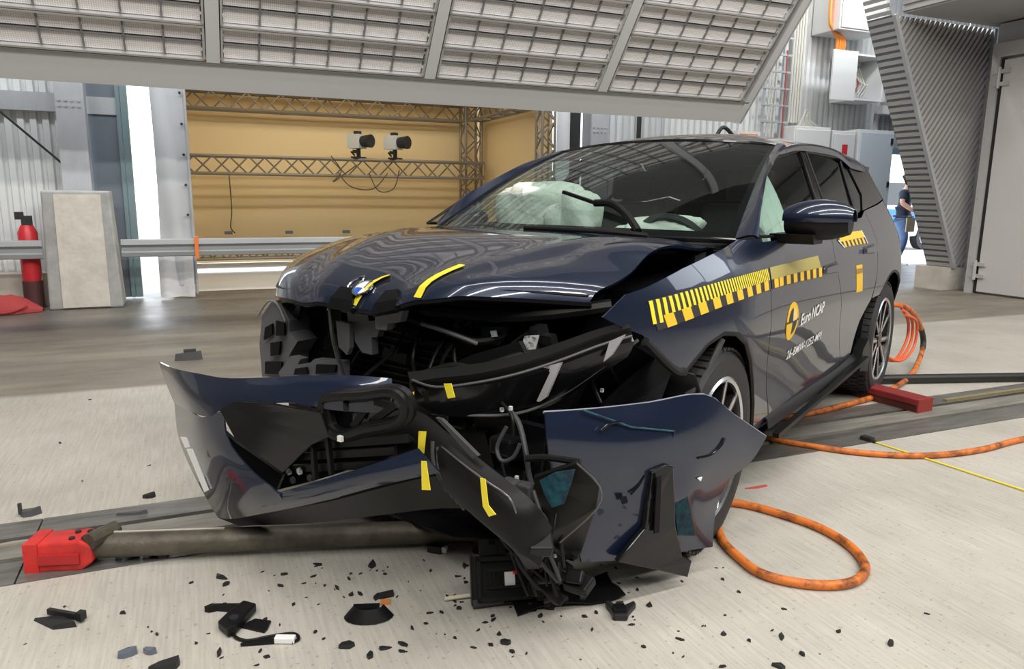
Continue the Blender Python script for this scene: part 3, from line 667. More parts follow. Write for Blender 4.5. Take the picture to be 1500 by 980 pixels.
def slab(name, pts, t, m, parent, flip=False, bev=0, smooth=False):
    P = [Vector(p) for p in pts]; n = len(P); nr = Vector()
    for i in range(n): nr += (P[i]-P[0]).cross(P[(i+1) % n]-P[0])
    nr.normalize()
    if nr.dot(Vector((-2.0, .5, 1.0))-P[0]+Vector((10, 0, 0))) < 0: nr = -nr
    from mathutils.geometry import tessellate_polygon
    tri = tessellate_polygon([P]); b = MB(); fs = []
    for a, c, d in tri: fs += [(a, c, d), (n+d, n+c, n+a)]
    fs += [(i, (i+1) % n, n+(i+1) % n, n+i) for i in range(n)]
    b.add(P + [p-nr*t for p in P], fs); o = b.build(name, m, parent, smooth)
    if bev: bevel(o, bev, 2, 30)
    return o
def refine(rows, k=4):
    """smooth a coarse grid of points"""
    R = [spline(r, k) for r in rows]; nc = len(R[0]); cols = [spline([r[j] for r in R], k) for j in range(nc)]
    return [[cols[j][i] for j in range(nc)] for i in range(len(cols[0]))]
def skin(name, rows, t, m, parent, k=4, angle=55):
    return MB().sheet(refine(rows, k), t).build(name, m, parent, True, angle)
def pipe(name, pts, r, m, parent, k=6, n=8):
    return MB().tube(spline(pts, k), r, n).build(name, m, parent, True)
def ring_tube(name, pts, r, m, parent): return MB().tube(spline(pts, 5, True), r, 8, closed=True).build(name, m, parent, True)
def text_poly(txt, size, shear=0.0, bold=.0):
    cu = bpy.data.curves.new('txt', 'FONT'); cu.body = txt; cu.size = size; cu.shear = shear; cu.offset = bold
    ob = bpy.data.objects.new('txt', cu); COL.objects.link(ob); dg = bpy.context.evaluated_depsgraph_get(); me = ob.evaluated_get(dg).to_mesh()
    v = [tuple(p.co) for p in me.vertices]; f = [tuple(p.vertices) for p in me.polygons]; ob.evaluated_get(dg).to_mesh_clear()
    bpy.data.objects.remove(ob); bpy.data.curves.remove(cu); return v, f
def side_text(name, txt, x0, z0, width, slope, size, m, parent, bold=.0):
    v, f = text_poly(txt, size, bold=bold); mx = max(p[0] for p in v); k = width/mx
    V = []
    for x, y, _ in v:
        cx_, cz_ = x0-x*k, z0+y+slope*x*k; V.append((cx_, ys(cx_, cz_)+.003, cz_))
    me = bpy.data.meshes.new(name); me.from_pydata(V, [], f); me.materials.append(m); return link(name, me, parent)
# ---- crash-front outlines, in the car frame (metres: forward, left, up)
DATA = {
 'bump_top': [[(3.86,-0.84,0.632),(3.915,-0.623,0.648),(3.93,-0.41,0.661),(3.93,-0.247,0.673),(3.905,0.009,0.714),(3.875,0.243,0.749),(3.83,0.393,0.755)],[(3.875,-0.767,0.561),(3.94,-0.532,0.586),(3.96,-0.345,0.605),(3.955,-0.204,0.634),(3.93,0.042,0.688),(3.9,0.271,0.717),(3.85,0.413,0.719)],[(3.885,-0.699,0.502),(3.955,-0.46,0.529),(3.975,-0.315,0.544),(3.97,-0.232,0.582),(3.945,0.06,0.652),(3.91,0.236,0.656),(3.86,0.409,0.667)]],
 'bump_side': [[(3.885,-0.699,0.502),(3.955,-0.46,0.529),(3.975,-0.349,0.536),(3.97,-0.232,0.582)],[(3.895,-0.669,0.379),(3.965,-0.421,0.43),(3.985,-0.284,0.46),(3.98,-0.203,0.488)],[(3.905,-0.572,0.273),(3.97,-0.33,0.346),(3.99,-0.174,0.39),(3.985,-0.075,0.421)],[(3.91,-0.458,0.179),(3.965,-0.256,0.253),(3.985,-0.077,0.326),(3.98,0.054,0.377)],[(3.89,-0.445,0.126),(3.93,-0.278,0.186),(3.95,-0.128,0.249),(3.95,0.035,0.32)]],
 'bump_low': [[(3.975,0.029,0.369),(3.955,0.194,0.439),(3.92,0.414,0.536),(3.87,0.536,0.592)],[(3.975,-0.034,0.319),(3.96,0.192,0.407),(3.925,0.432,0.508),(3.88,0.583,0.573)],[(3.95,-0.144,0.243),(3.94,0.147,0.358),(3.905,0.424,0.478),(3.86,0.601,0.543)]],
 'bump_under': [[(3.88,-0.462,0.118),(3.92,0.12,0.34),(3.89,0.407,0.461),(3.84,0.57,0.52),(3.75,0.688,0.511)],[(3.8,-0.473,0.057),(3.82,-0.018,0.206),(3.8,0.305,0.319),(3.76,0.52,0.386),(3.67,0.674,0.391)]],
 'slit1': [(3.952,-0.56,0.416),(3.949,-0.529,0.42),(3.947,-0.51,0.388),(3.95,-0.537,0.381)],
 'slit2': [(3.966,-0.499,0.389),(3.963,-0.468,0.395),(3.955,-0.395,0.261),(3.957,-0.418,0.248)],
 'hole': [(3.987,-0.297,0.428),(3.985,-0.276,0.429),(3.986,-0.28,0.408),(3.987,-0.299,0.408)],
 'insert': [(3.988,-0.241,0.584),(3.981,-0.16,0.625),(3.962,0.016,0.644),(3.938,0.209,0.649),(3.934,0.237,0.58),(3.943,0.166,0.543),(3.957,0.039,0.43),(3.967,-0.045,0.459),(3.98,-0.168,0.495)],
 'insert2': [(3.966,-0.255,0.503),(3.96,-0.201,0.476),(3.937,0.01,0.41),(3.94,-0.025,0.35),(3.958,-0.19,0.423)],
 'lowgrille': [(3.887,-0.061,0.384),(3.873,0.073,0.497),(3.825,0.452,0.597),(3.82,0.487,0.574),(3.842,0.328,0.501),(3.871,0.083,0.39),(3.89,-0.095,0.318)],
 'lgbar0': [(3.917,-0.008,0.489),(3.855,0.482,0.608)],
 'lgbar1': [(3.914,0.013,0.462),(3.862,0.435,0.564)],
 'lgbar2': [(3.911,0.034,0.43),(3.868,0.385,0.513)],
 'lgpost0': [(3.922,0.146,0.554),(3.921,0.15,0.426)],
 'lgpost1': [(3.915,0.207,0.569),(3.913,0.217,0.455)],
 'honey': [(3.933,-0.066,0.369),(3.928,-0.01,0.397),(3.922,0.043,0.398),(3.918,0.074,0.433),(3.913,0.116,0.42),(3.923,0.035,0.491),(3.919,0.069,0.487),(3.924,0.028,0.423)],
 'ring': [(3.92,0.194,0.671),(3.92,0.226,0.693),(3.93,0.378,0.727),(3.93,0.485,0.754),(3.92,0.52,0.741),(3.91,0.519,0.7),(3.91,0.482,0.664),(3.92,0.376,0.626),(3.92,0.274,0.584),(3.92,0.22,0.59),(3.92,0.198,0.626)],
 'ringback': [(3.88,0.137,0.664),(3.88,0.17,0.683),(3.88,0.261,0.695),(3.88,0.25,0.569),(3.88,0.193,0.54),(3.88,0.144,0.564)],
 'hl_top': [[(3.68,0.318,0.713),(3.66,0.404,0.73),(3.6,0.513,0.752),(3.53,0.612,0.779),(3.45,0.702,0.815),(3.38,0.798,0.86),(3.33,0.861,0.881)],[(3.72,0.372,0.697),(3.7,0.441,0.715),(3.64,0.547,0.734),(3.57,0.642,0.762),(3.49,0.729,0.799),(3.41,0.817,0.845),(3.35,0.885,0.871)]],
 'hl_face': [[(3.72,0.372,0.697),(3.7,0.441,0.712),(3.64,0.547,0.732),(3.57,0.642,0.76),(3.49,0.729,0.797),(3.41,0.817,0.843),(3.35,0.885,0.869)],[(3.71,0.395,0.661),(3.69,0.459,0.672),(3.63,0.551,0.682),(3.55,0.628,0.693),(3.47,0.718,0.737),(3.4,0.79,0.789),(3.34,0.872,0.845)],[(3.69,0.445,0.638),(3.67,0.481,0.634),(3.61,0.553,0.634),(3.53,0.614,0.636),(3.45,0.681,0.67),(3.38,0.761,0.739),(3.33,0.852,0.816)]],
 'hl_nose': [(3.69,0.319,0.716),(3.74,0.403,0.706),(3.7,0.446,0.639),(3.66,0.316,0.588),(3.66,0.291,0.631)],
 'hl_edge': [(3.73,0.371,0.73),(3.715,0.455,0.72),(3.655,0.559,0.739),(3.585,0.653,0.767),(3.505,0.739,0.804),(3.425,0.826,0.848),(3.365,0.893,0.874)],
 'hl_low': [(3.7,0.44,0.634),(3.63,0.57,0.636),(3.55,0.641,0.641),(3.47,0.7,0.674),(3.4,0.777,0.743),(3.34,0.9,0.859)],
 'hl_up': [(3.64,0.284,0.709),(3.6,0.405,0.755),(3.57,0.488,0.757),(3.5,0.589,0.798),(3.46,0.66,0.811)],
 'blade1': [(3.525,0.687,0.777),(3.525,0.757,0.804),(3.525,0.708,0.693),(3.525,0.684,0.675),(3.525,0.674,0.675),(3.525,0.72,0.77)],
 'blade2': [(3.42,0.851,0.861),(3.42,0.898,0.886),(3.42,0.859,0.822),(3.42,0.833,0.798)],
 'hl_pod': [(3.62,0.581,0.746),(3.55,0.652,0.764),(3.55,0.628,0.668),(3.62,0.569,0.656)],
 'beam': [(3.66,-0.156,0.388),(3.7,0.205,0.531),(3.74,0.422,0.569),(3.78,0.565,0.546),(3.8,0.705,0.502),(3.8,0.84,0.445),(3.76,0.867,0.372)],
 'beamedge': [(3.8,0.487,0.614),(3.84,0.62,0.589),(3.86,0.742,0.559),(3.86,0.83,0.531),(3.85,0.849,0.484)],
 'strapA': [(3.84,0.566,0.679),(3.84,0.586,0.679),(3.84,0.714,0.605),(3.84,0.696,0.594)],
 'latch': [(3.5,-0.185,0.861),(3.5,-0.083,0.876),(3.5,-0.07,0.828),(3.5,-0.014,0.835),(3.5,0.001,0.879),(3.5,0.087,0.881),(3.5,0.1,0.859),(3.5,0.04,0.841),(3.5,0.032,0.811),(3.5,-0.015,0.806),(3.5,-0.03,0.775),(3.5,-0.058,0.771),(3.5,-0.057,0.708),(3.5,-0.111,0.71),(3.5,-0.146,0.745),(3.5,-0.15,0.805),(3.5,-0.18,0.806)],
 'latch2': [(3.52,-0.223,0.814),(3.52,-0.149,0.812),(3.52,-0.153,0.723),(3.52,-0.169,0.695),(3.52,-0.213,0.72)],
 'latch3': [(3.53,-0.007,0.882),(3.53,0.131,0.887),(3.53,0.117,0.848),(3.53,0.058,0.837),(3.53,0.051,0.813),(3.53,-0.003,0.811)],
 'hlbkt_out': [(3.42,-0.823,0.758),(3.42,-0.75,0.826),(3.42,-0.686,0.824),(3.42,-0.636,0.756),(3.42,-0.64,0.71),(3.42,-0.588,0.677),(3.42,-0.647,0.612),(3.42,-0.672,0.515),(3.42,-0.847,0.488),(3.42,-0.854,0.628)],
 'hlbkt_h1': [(3.44,-0.778,0.714),(3.44,-0.729,0.736),(3.44,-0.733,0.69),(3.44,-0.793,0.659)],
 'hlbkt_h2': [(3.44,-0.7,0.751),(3.44,-0.646,0.746),(3.44,-0.65,0.695),(3.44,-0.705,0.688)],
 'hlbkt_h3': [(3.44,-0.746,0.654),(3.44,-0.679,0.668),(3.44,-0.693,0.609),(3.44,-0.75,0.595)],
 'hlbkt_h4': [(3.44,-0.791,0.566),(3.44,-0.676,0.582),(3.44,-0.681,0.53),(3.44,-0.796,0.512)],
 'lowbkt': [(3.5,-0.613,0.557),(3.5,-0.531,0.636),(3.5,-0.467,0.634),(3.5,-0.486,0.61),(3.5,-0.418,0.62),(3.5,-0.383,0.646),(3.5,-0.224,0.659),(3.5,-0.227,0.601),(3.5,-0.605,0.541)],
 'lowbkt_h1': [(3.52,-0.477,0.598),(3.52,-0.409,0.614),(3.52,-0.402,0.588),(3.52,-0.487,0.572)],
 'lowbkt_h2': [(3.52,-0.346,0.634),(3.52,-0.231,0.648),(3.52,-0.241,0.618),(3.52,-0.353,0.596)],
 'fang': [(3.5,-0.56,0.887),(3.47,-0.492,0.858),(3.38,-0.627,0.751),(3.42,-0.616,0.791),(3.44,-0.56,0.822),(3.48,-0.547,0.854)],
 'blackcol': [(3.3,-0.72,0.819),(3.3,-0.456,0.81),(3.3,-0.47,0.536),(3.3,-0.762,0.478),(3.3,-0.738,0.699)],
 'cableA': [(3.56,-0.205,0.87),(3.6,-0.146,0.785),(3.66,-0.05,0.735),(3.8,0.149,0.701),(3.95,0.335,0.684)],
 'engine_cover': [(3.35,-0.019,0.815),(3.3,0.231,0.879),(3.25,0.401,0.848),(3.3,0.397,0.785),(3.35,0.243,0.724),(3.4,0.097,0.761)],
 'strut': [(3.45,0.082,0.851),(3.42,0.181,0.827),(3.38,0.329,0.788),(3.25,0.43,0.828)],
 'rod': [(3.46,0.15,0.838),(3.44,0.246,0.819),(3.4,0.346,0.786)],
 'cap': [(3.33,0.299,0.829),(3.33,0.399,0.836),(3.33,0.405,0.809),(3.33,0.377,0.773),(3.33,0.305,0.777)],
 'capdot': [(3.36,0.365,0.824),(3.36,0.388,0.829),(3.36,0.394,0.809),(3.36,0.371,0.804)],
 'sticker': [(3.42,0.55,0.839),(3.42,0.604,0.848),(3.42,0.59,0.795),(3.42,0.532,0.785)],
 'cross': [(3.42,-0.086,0.854),(3.4,0.164,0.912),(3.34,0.467,0.939),(3.2,0.69,0.923)],
 'rad': [(3.22,-0.553,0.783),(3.22,0.379,0.842),(3.22,0.441,0.634),(3.22,-0.568,0.47)],
 'duct': [(3.5,0.254,0.694),(3.5,0.402,0.772),(3.5,0.588,0.839),(3.5,0.614,0.801),(3.5,0.43,0.743),(3.5,0.285,0.682)],
 'liner': [(3.1,0.842,0.71),(3.05,0.878,0.722),(3.0,0.94,0.7),(2.98,0.954,0.636),(3.05,0.883,0.622),(3.1,0.834,0.64)],
 'arch_edge': [(3.3,0.902,0.849),(3.16,0.928,0.745),(3.1,0.943,0.726)],
 'linerrod': [(2.82,0.95,0.79),(2.9,0.934,0.687),(2.95,0.925,0.66)],
 'corner': [[(3.634,0.775,0.686),(3.468,0.835,0.669),(3.268,0.907,0.656),(3.047,0.986,0.649),(2.903,1.038,0.557),(2.742,1.096,0.454)],[(3.644,0.792,0.613),(3.497,0.856,0.581),(3.312,0.934,0.555),(3.092,1.002,0.523),(2.947,1.043,0.459),(2.806,1.073,0.382)],[(3.625,0.799,0.52),(3.47,0.866,0.469),(3.305,0.936,0.435),(3.145,0.994,0.4),(3.028,1.014,0.365),(2.908,1.036,0.333)],[(3.55,0.816,0.357),(3.429,0.87,0.34),(3.286,0.932,0.314),(3.152,0.98,0.285),(3.061,1.002,0.255),(2.963,1.016,0.244)],[(3.499,0.824,0.208),(3.4,0.859,0.183),(3.24,0.917,0.144),(3.12,0.96,0.13),(3.042,0.988,0.12),(2.968,1.015,0.107)]],
 'intake': [(3.318,0.953,0.461),(3.258,0.974,0.472),(3.233,0.983,0.46),(3.199,0.985,0.257),(3.136,0.986,0.128),(3.093,1.002,0.099),(3.093,0.991,0.037),(3.247,0.946,0.114),(3.408,0.899,0.191),(3.321,0.941,0.278),(3.326,0.95,0.37)],
 'intakeslot': [(3.317,0.969,0.447),(3.299,0.975,0.45),(3.277,0.967,0.258),(3.298,0.96,0.26)],
 'bolthole': [(3.422,0.905,0.405),(3.397,0.914,0.401),(3.391,0.916,0.38),(3.411,0.909,0.379)],
 'whitechip': [(3.118,1.014,0.395),(3.098,1.021,0.395),(3.103,1.019,0.382)],
 'tealline': [(3.524,0.846,0.678),(3.377,0.921,0.607),(3.218,0.983,0.567),(3.215,0.979,0.506)],
 'scratch1': [(3.115,1.02,0.461),(3.056,1.036,0.457),(3.006,1.049,0.476),(2.982,1.052,0.498)],
 'scratch2': [(3.378,0.926,0.402),(3.348,0.936,0.423),(3.329,0.943,0.451)],
 'scratch3': [(3.486,0.881,0.616),(3.458,0.891,0.631),(3.415,0.907,0.632)],
 'scuff1': [(3.222,0.976,0.409),(3.182,0.991,0.422),(3.134,1.003,0.308),(3.081,1.006,0.184),(3.169,0.985,0.211)],
 'duct_panel': [(3.685,0.782,0.515),(3.665,0.905,0.579),(3.635,0.958,0.52),(3.615,0.94,0.446),(3.535,0.845,0.245),(3.605,0.774,0.219),(3.665,0.79,0.331)],
 'duct_scuff': [(3.705,0.815,0.521),(3.7,0.859,0.553),(3.69,0.915,0.572),(3.69,0.904,0.528),(3.69,0.884,0.469),(3.695,0.849,0.45),(3.7,0.83,0.481)],
 'duct_edge': [(3.685,0.918,0.587),(3.655,0.969,0.53),(3.635,0.952,0.456),(3.645,0.845,0.33)],
 'duct_bar': [(3.685,0.754,0.563),(3.665,0.808,0.573),(3.645,0.903,0.576)],
 'mod': [(3.64,0.521,0.131),(3.64,0.741,0.26),(3.64,0.776,0.192),(3.64,0.704,0.102),(3.64,0.526,0.037)],
 'wire0': [(3.6,0.629,0.659),(3.62,0.681,0.633),(3.65,0.728,0.571),(3.66,0.751,0.499),(3.66,0.785,0.428),(3.66,0.775,0.324),(3.64,0.727,0.217)],
 'wire1': [(3.64,0.653,0.622),(3.66,0.635,0.563),(3.67,0.66,0.531),(3.66,0.693,0.546),(3.65,0.709,0.586)],
 'wire2': [(3.56,0.735,0.588),(3.58,0.739,0.492),(3.6,0.743,0.396),(3.64,0.737,0.346)],
 'wire3': [(3.68,0.742,0.383),(3.68,0.799,0.415),(3.67,0.816,0.38),(3.67,0.782,0.33),(3.68,0.75,0.334),(3.68,0.742,0.379)],
 'wire4': [(3.68,0.694,0.349),(3.68,0.717,0.417),(3.67,0.733,0.458),(3.66,0.737,0.516)],
 'wire5': [(3.64,0.806,0.387),(3.62,0.839,0.369),(3.62,0.834,0.306),(3.6,0.831,0.235)],
 'wire6': [(3.66,0.74,0.313),(3.65,0.746,0.249),(3.62,0.738,0.17)],
 'wire7': [(3.6,0.604,0.674),(3.62,0.657,0.648),(3.63,0.67,0.593)],
 'wire8': [(3.3,0.76,0.636),(3.3,0.733,0.698),(3.32,0.778,0.773),(3.2,0.762,0.683)],
 'wire9': [(3.62,0.778,0.514),(3.58,0.821,0.452),(3.6,0.802,0.372),(3.64,0.772,0.336)],
 'wire10': [(3.72,0.589,0.559),(3.76,0.648,0.524),(3.78,0.635,0.508),(3.76,0.578,0.527)],
 'plugs': [(3.67,0.745,0.304),(3.62,0.814,0.273),(3.66,0.651,0.676),(3.66,0.797,0.397),(3.68,0.721,0.498),(3.32,0.774,0.683),(3.66,0.682,0.686)],
 'conn': [(3.7,0.715,0.473),(3.68,0.752,0.466)],
 'tapeH1': [(3.6,-0.006,0.901),(3.56,-0.023,0.935),(3.51,-0.047,0.964),(3.46,-0.053,0.976)],
 'tape1': [(3.76,0.523,0.75),(3.76,0.551,0.755),(3.76,0.564,0.718),(3.76,0.538,0.71)],
 'tape2': [(3.78,0.407,0.709),(3.78,0.426,0.714),(3.78,0.424,0.639),(3.78,0.4,0.634)],
 'tape3': [(3.86,0.522,0.637),(3.86,0.55,0.642),(3.86,0.538,0.563),(3.86,0.507,0.544),(3.86,0.518,0.582)],
 'tape3b': [(3.93,0.599,0.591),(3.93,0.616,0.594),(3.93,0.63,0.519),(3.93,0.6,0.512)],
 'tape4': [(3.89,0.763,0.573),(3.89,0.78,0.574),(3.89,0.79,0.508),(3.89,0.814,0.49),(3.89,0.792,0.478),(3.89,0.772,0.5)],
 'tray': [[(3.75,-0.697,0.005),(3.65,-0.264,0.098),(3.6,0.154,0.223),(3.55,0.472,0.294),(3.4,0.633,0.181)],[(3.6,-0.827,-0.12),(3.5,-0.426,-0.051),(3.45,0.03,0.064),(3.4,0.378,0.141),(3.3,0.649,0.074)]],
}
# ---------------------------------------------------------------- body sides
FENDER_L = [(2.36, 1.108), (2.57, 1.119), (2.70, 1.098), (2.87, 1.074), (3.04, 1.047), (3.25, 1.003), (3.345, .990), (3.393, .965), (3.453, .933), (3.37, .893), (3.286, .861), (3.20, .79), (3.115, .725), (3.066, .713),
            (3.02, .745), (2.94, .790), (2.82, .812), (2.71, .796), (2.62, .75), (2.53, .67), (2.45, .58), (2.38, .46), (2.34, .33), (2.15, .33), (2.227, .475), (2.33, .709), (2.335, .905), (2.385, .985)]
arcp = lambda cx_, r, a0, a1, n: [(cx_+r*math.cos(math.radians(a0+(a1-a0)*i/n)), .36+r*math.sin(math.radians(a0+(a1-a0)*i/n))) for i in range(n+1)]
FENDER_R = [(2.36, 1.09), (2.57, 1.06), (2.80, 1.02), (3.0, .97), (3.12, .90), (3.14, .72), (3.24, .60)] + arcp(2.85, .44, 25, 175, 12) + [(2.34, .33), (2.15, .33), (2.227, .475), (2.33, .709), (2.335, .905), (2.385, .985)]
DOOR_F = [(2.378, 1.10), (2.385, .985), (2.335, .905), (2.33, .709), (2.227, .475), (2.15, .34), (1.0, .36), (1.03, .45), (1.25, .82), (1.35, .97), (1.335, 1.125), (1.60, 1.108), (1.80, 1.10)]
DOOR_R = [(1.335, 1.125), (1.35, .97), (1.25, .82), (1.03, .45), (1.0, .36), (.80, .385), (.667, .577), (.519, .682), (.445, .837), (.405, 1.03), (.40, 1.20), (.54, 1.165), (.83, 1.15)]
QUARTER = [(.40, 1.20), (.405, 1.03), (.445, .837), (.50, .69)] + arcp(0, .46, 47, 178, 10) + [(-.47, .38), (-.76, .40), (-.83, .70), (-.81, 1.0), (-.73, 1.20), (-.35, 1.27), (-.04, 1.235)]
RAIL = [(2.56, 1.125), (2.36, 1.25), (2.15, 1.36), (1.93, 1.45), (1.71, 1.515), (1.43, 1.557), (1.0, 1.58), (.64, 1.58), (.16, 1.545), (-.20, 1.50), (.25, 1.45), (.44, 1.512), (1.15, 1.515), (1.617, 1.458), (1.915, 1.362), (2.14, 1.245), (2.36, 1.118)]
CPIL = [(.25, 1.45), (.262, 1.294), (.44, 1.20), (-.04, 1.24), (-.35, 1.275), (-.73, 1.205), (-.78, 1.28), (-.66, 1.40), (-.20, 1.50)]
GL1 = [(2.35, 1.118), (2.14, 1.243), (1.915, 1.360), (1.617, 1.456), (1.15, 1.513), (1.235, 1.373), (1.322, 1.227), (1.37, 1.125), (1.60, 1.112), (1.80, 1.105)]
GL2 = [(1.04, 1.513), (.44, 1.511), (.37, 1.49), (.50, 1.351), (.62, 1.20), (.655, 1.168), (.83, 1.155), (1.25, 1.128), (1.18, 1.25)]
GL3 = [(.35, 1.48), (.25, 1.45), (.262, 1.294), (.43, 1.20), (.60, 1.175), (.47, 1.36)]
BPIL = [(1.15, 1.513), (1.04, 1.513), (1.18, 1.25), (1.25, 1.128), (1.37, 1.125), (1.322, 1.227), (1.235, 1.373)]
CDIV = [(.37, 1.49), (.35, 1.48), (.47, 1.36), (.60, 1.175), (.655, 1.168), (.62, 1.20), (.50, 1.351)]
front_door = {}
for sg in (1, -1):
    panel('front_fender', FENDER_L if sg > 0 else FENDER_R, M_paint, car, sgn=sg)
    fd = panel('front_door', DOOR_F, M_paint, car, sgn=sg); front_door[sg] = fd
    rd = panel('rear_door', DOOR_R, M_paint, car, sgn=sg)
    panel('quarter_panel', QUARTER, M_paint, car, sgn=sg)
    panel('rear_pillar', CPIL, M_pblk, car, sgn=sg, gap=.001)
    panel('window_glass', GL1, M_sg, fd, sgn=sg, off=-.010, t=.003, gap=.006)
    panel('window_glass', GL2, M_tg, rd, sgn=sg, off=-.010, t=.003, gap=.006); panel('quarter_glass', GL3, M_tg, car, sgn=sg, off=-.008, t=.003, gap=.004)
    panel('door_pillar_trim', BPIL, M_pblk, fd, sgn=sg, off=-.002, gap=0); panel('door_pillar_trim', CDIV, M_pblk, rd, sgn=sg, off=-.002, gap=0)
    # window surround: a slim black seal line
    for door, loop in ((fd, GL1), (rd, GL2)):
        pts = [(x, sg*(ys(x, z)-.003), z) for x, z in loop]; MB().tube(pts, .008, 6, closed=True).build('window_seal', M_plast, door)
    for door, xh, zh in ((fd, 1.46, .935), (rd, .63, .985)):
        h = panel('door_handle', [(xh+.13, zh-.012), (xh+.12, zh+.012), (xh-.10, zh+.018), (xh-.13, zh+.004), (xh-.11, zh-.018)], M_paint, door, off=.022, t=.018, sgn=sg, gap=0, step=.05)
        panel('handle_recess', [(xh+.13, zh-.02), (xh+.10, zh+.02), (xh-.13, zh+.028), (xh-.16, zh-.0), (xh-.12, zh-.03)], M_pblk, door, off=.002, t=.004, sgn=sg, gap=0, step=.05)
    # body crease strip and dark arch lips
    for cx_, ry in ((2.80, FENDER_L if sg > 0 else FENDER_R), (0, QUARTER)):
        if cx_: arc = ry[13:23] if sg > 0 else ry[7:20]
        else: arc = ry[4:15]
        MB().tube([(x, sg*(ys(x, z)-.006), z) for x, z in arc], .010, 6).build('arch_lip', M_plast, car, True)
    # sill with its black blade
    sl = MB(); rows = []
    for i in range(15):
        x = 2.20-1.72*i/14; y = ys(x, .34)*1.0
        rows.append([(x, sg*(y-.012), .375), (x, sg*(y+.012), .35), (x, sg*(y+.02), .31), (x, sg*(y-.03), .26), (x, sg*(y-.10), .22)])
    o = MB().sheet(rows, .006).build('side_sill', M_plast, car, True, 50)
    MB().beam((2.14, sg*.95, .27), (.56, sg*.965, .345), .028, .02).build('sill_blade', M_plast, o)
    MB().prism([(.44, .24), (.66, .28), (.62, .40), (.50, .45), (.42, .36)], sg*.90, sg*.955, 'y').build('sill_end', M_plast, o)
    # dark shell behind the skin, so the gaps read as gaps
    panel('inner_shell', [(2.45, 1.06), (2.62, 1.05), (2.95, 1.0), (2.95, .86), (2.60, .80), (2.38, .6), (2.28, .36), (.62, .38), (.50, .62), (.3, .8), (0, .86), (-.35, .78), (-.52, .55), (-.54, .42), (-.72, .44), (-.78, .9), (-.70, 1.16), (.4, 1.14), (1.5, 1.05)], M_dark, car, off=-.035, t=.01, sgn=sg, gap=0, step=.2)
    # wheel houses
    for cx_, r in ((2.80, .46), (0, .47)):
        b = MB(); pr = []
        for k in range(15):
            a = math.radians(-10+200*k/14); pr.append((cx_+r*math.cos(a), max(.10, .37+r*math.sin(a))))
        vs = [(x, sg*.90, z) for x, z in pr]+[(x, sg*.50, z) for x, z in pr]; n = len(pr)
        b.add(vs, [(i, i+1, n+i+1, n+i) for i in range(n-1)]+[tuple(range(n, 2*n))]); b.build('wheel_house', M_dark, car, True, 60)

# ---------------------------------------------------------------- roof, windshield, tail
def roofz(x, y): 
    c = cr([(-.80, 1.49), (-.40, 1.575), (.2, 1.622), (.8, 1.637), (1.2, 1.615), (1.50, 1.562)], x); return c-.075*(abs(y)/.62)**2.6
rows = []
for i in range(21):
    t = i/20; x = 1.50-2.28*t; w = cr([(-.8, .52), (-.3, .59), (.4, .615), (1.0, .635), (1.5, .632)], x); row = []
    for j in range(17):
        u = -1+j/8; xx = x-(.10*u*u if t < .02 else .10*u*u*(1-t)); row.append((xx, u*w, roofz(xx, u*w)))
    rows.append(row)
rf = rows
roof = MB().sheet(rows, .012).build('roof', M_paint, car, True, 60)
ws = []
for i in range(15):
    t = i/14; row = []
    for j in range(21):
        u = -1+j/10
        bx, by, bz = 2.66-.26*u*u-.05*u**4, .80*u, 1.116-.014*u*u
        tx, ty, tz = 1.53-.10*u*u, .632*u, 1.562-.034*u*u
        row.append((bx+(tx-bx)*t, by+(ty-by)*t, bz+(tz-bz)*t+.035*math.sin(PI*t)))
    ws.append(row)
wso = MB().sheet(ws, .005).build('windshield', M_ws, car, True, 60)
edge = [ws[0][j] for j in range(21)]+[ws[i][20] for i in range(1, 15)]+[ws[14][j] for j in range(19, -1, -1)]+[ws[i][0] for i in range(13, 0, -1)]
MB().tube([Vector(p)-Vector((0, 0, .004)) for p in edge], .011, 6, closed=True).build('windshield_seal', M_pblk, wso)
# pillars and roof rails: strips from the glass and roof edge down to the window line
def along(pts, n):
    P = spline(pts, 10); L = [0]
    for i in range(1, len(P)): L.append(L[-1]+(P[i]-P[i-1]).length)
    out = []; k = 0
    for i in range(n):
        s = L[-1]*i/(n-1)
        while k < len(P)-2 and L[k+1] < s: k += 1
        t = (s-L[k])/max(L[k+1]-L[k], 1e-9); out.append(P[k].lerp(P[k+1], min(t, 1)))
    return out
for sg in (1, -1):
    c_ = 20 if sg > 0 else 0; rc = 16 if sg > 0 else 0
    for nm, outer, win in (('front_pillar', [ws[i][c_] for i in range(15)], [(2.36, 1.110), (2.14, 1.247), (1.915, 1.364), (1.617, 1.460), (1.45, 1.485)]),
                           ('roof_rail', [rf[i][rc] for i in range(0, 20)], [(1.45, 1.485), (1.15, 1.517), (.44, 1.515), (.25, 1.455), (-.1, 1.44), (-.62, 1.40)])):
        o_ = along(outer, 18); w_ = along([(x-(.12 if sg < 0 and k_ == 0 and nm == 'front_pillar' else 0), sg*ys(x, z), z) for k_, (x, z) in enumerate(win)], 18); rows2 = []
        for a, b in zip(o_, w_):
            r = []
            for k in range(6):
                t = k/5; p = a.lerp(b, t); p.y += sg*.016*math.sin(PI*t); p.z += .012*math.sin(PI*t); r.append(p)
            rows2.append(r)
        MB().sheet(rows2 if sg < 0 else [r[::-1] for r in rows2], .008).build(nm, M_paint, car, True, 60)
inner = [[ws[0][j] for j in range(21)], [ws[1][j] for j in range(21)]]
MB().sheet([[Vector(p)-Vector((.01, 0, .012)) for p in r] for r in inner], .004).build('black_border', M_pblk, wso)
MB().sheet([[Vector(p)-Vector((.005, 0, .012)) for p in r] for r in ([ws[13][j] for j in range(21)], [ws[14][j] for j in range(21)])], .004).build('black_border', M_pblk, wso)
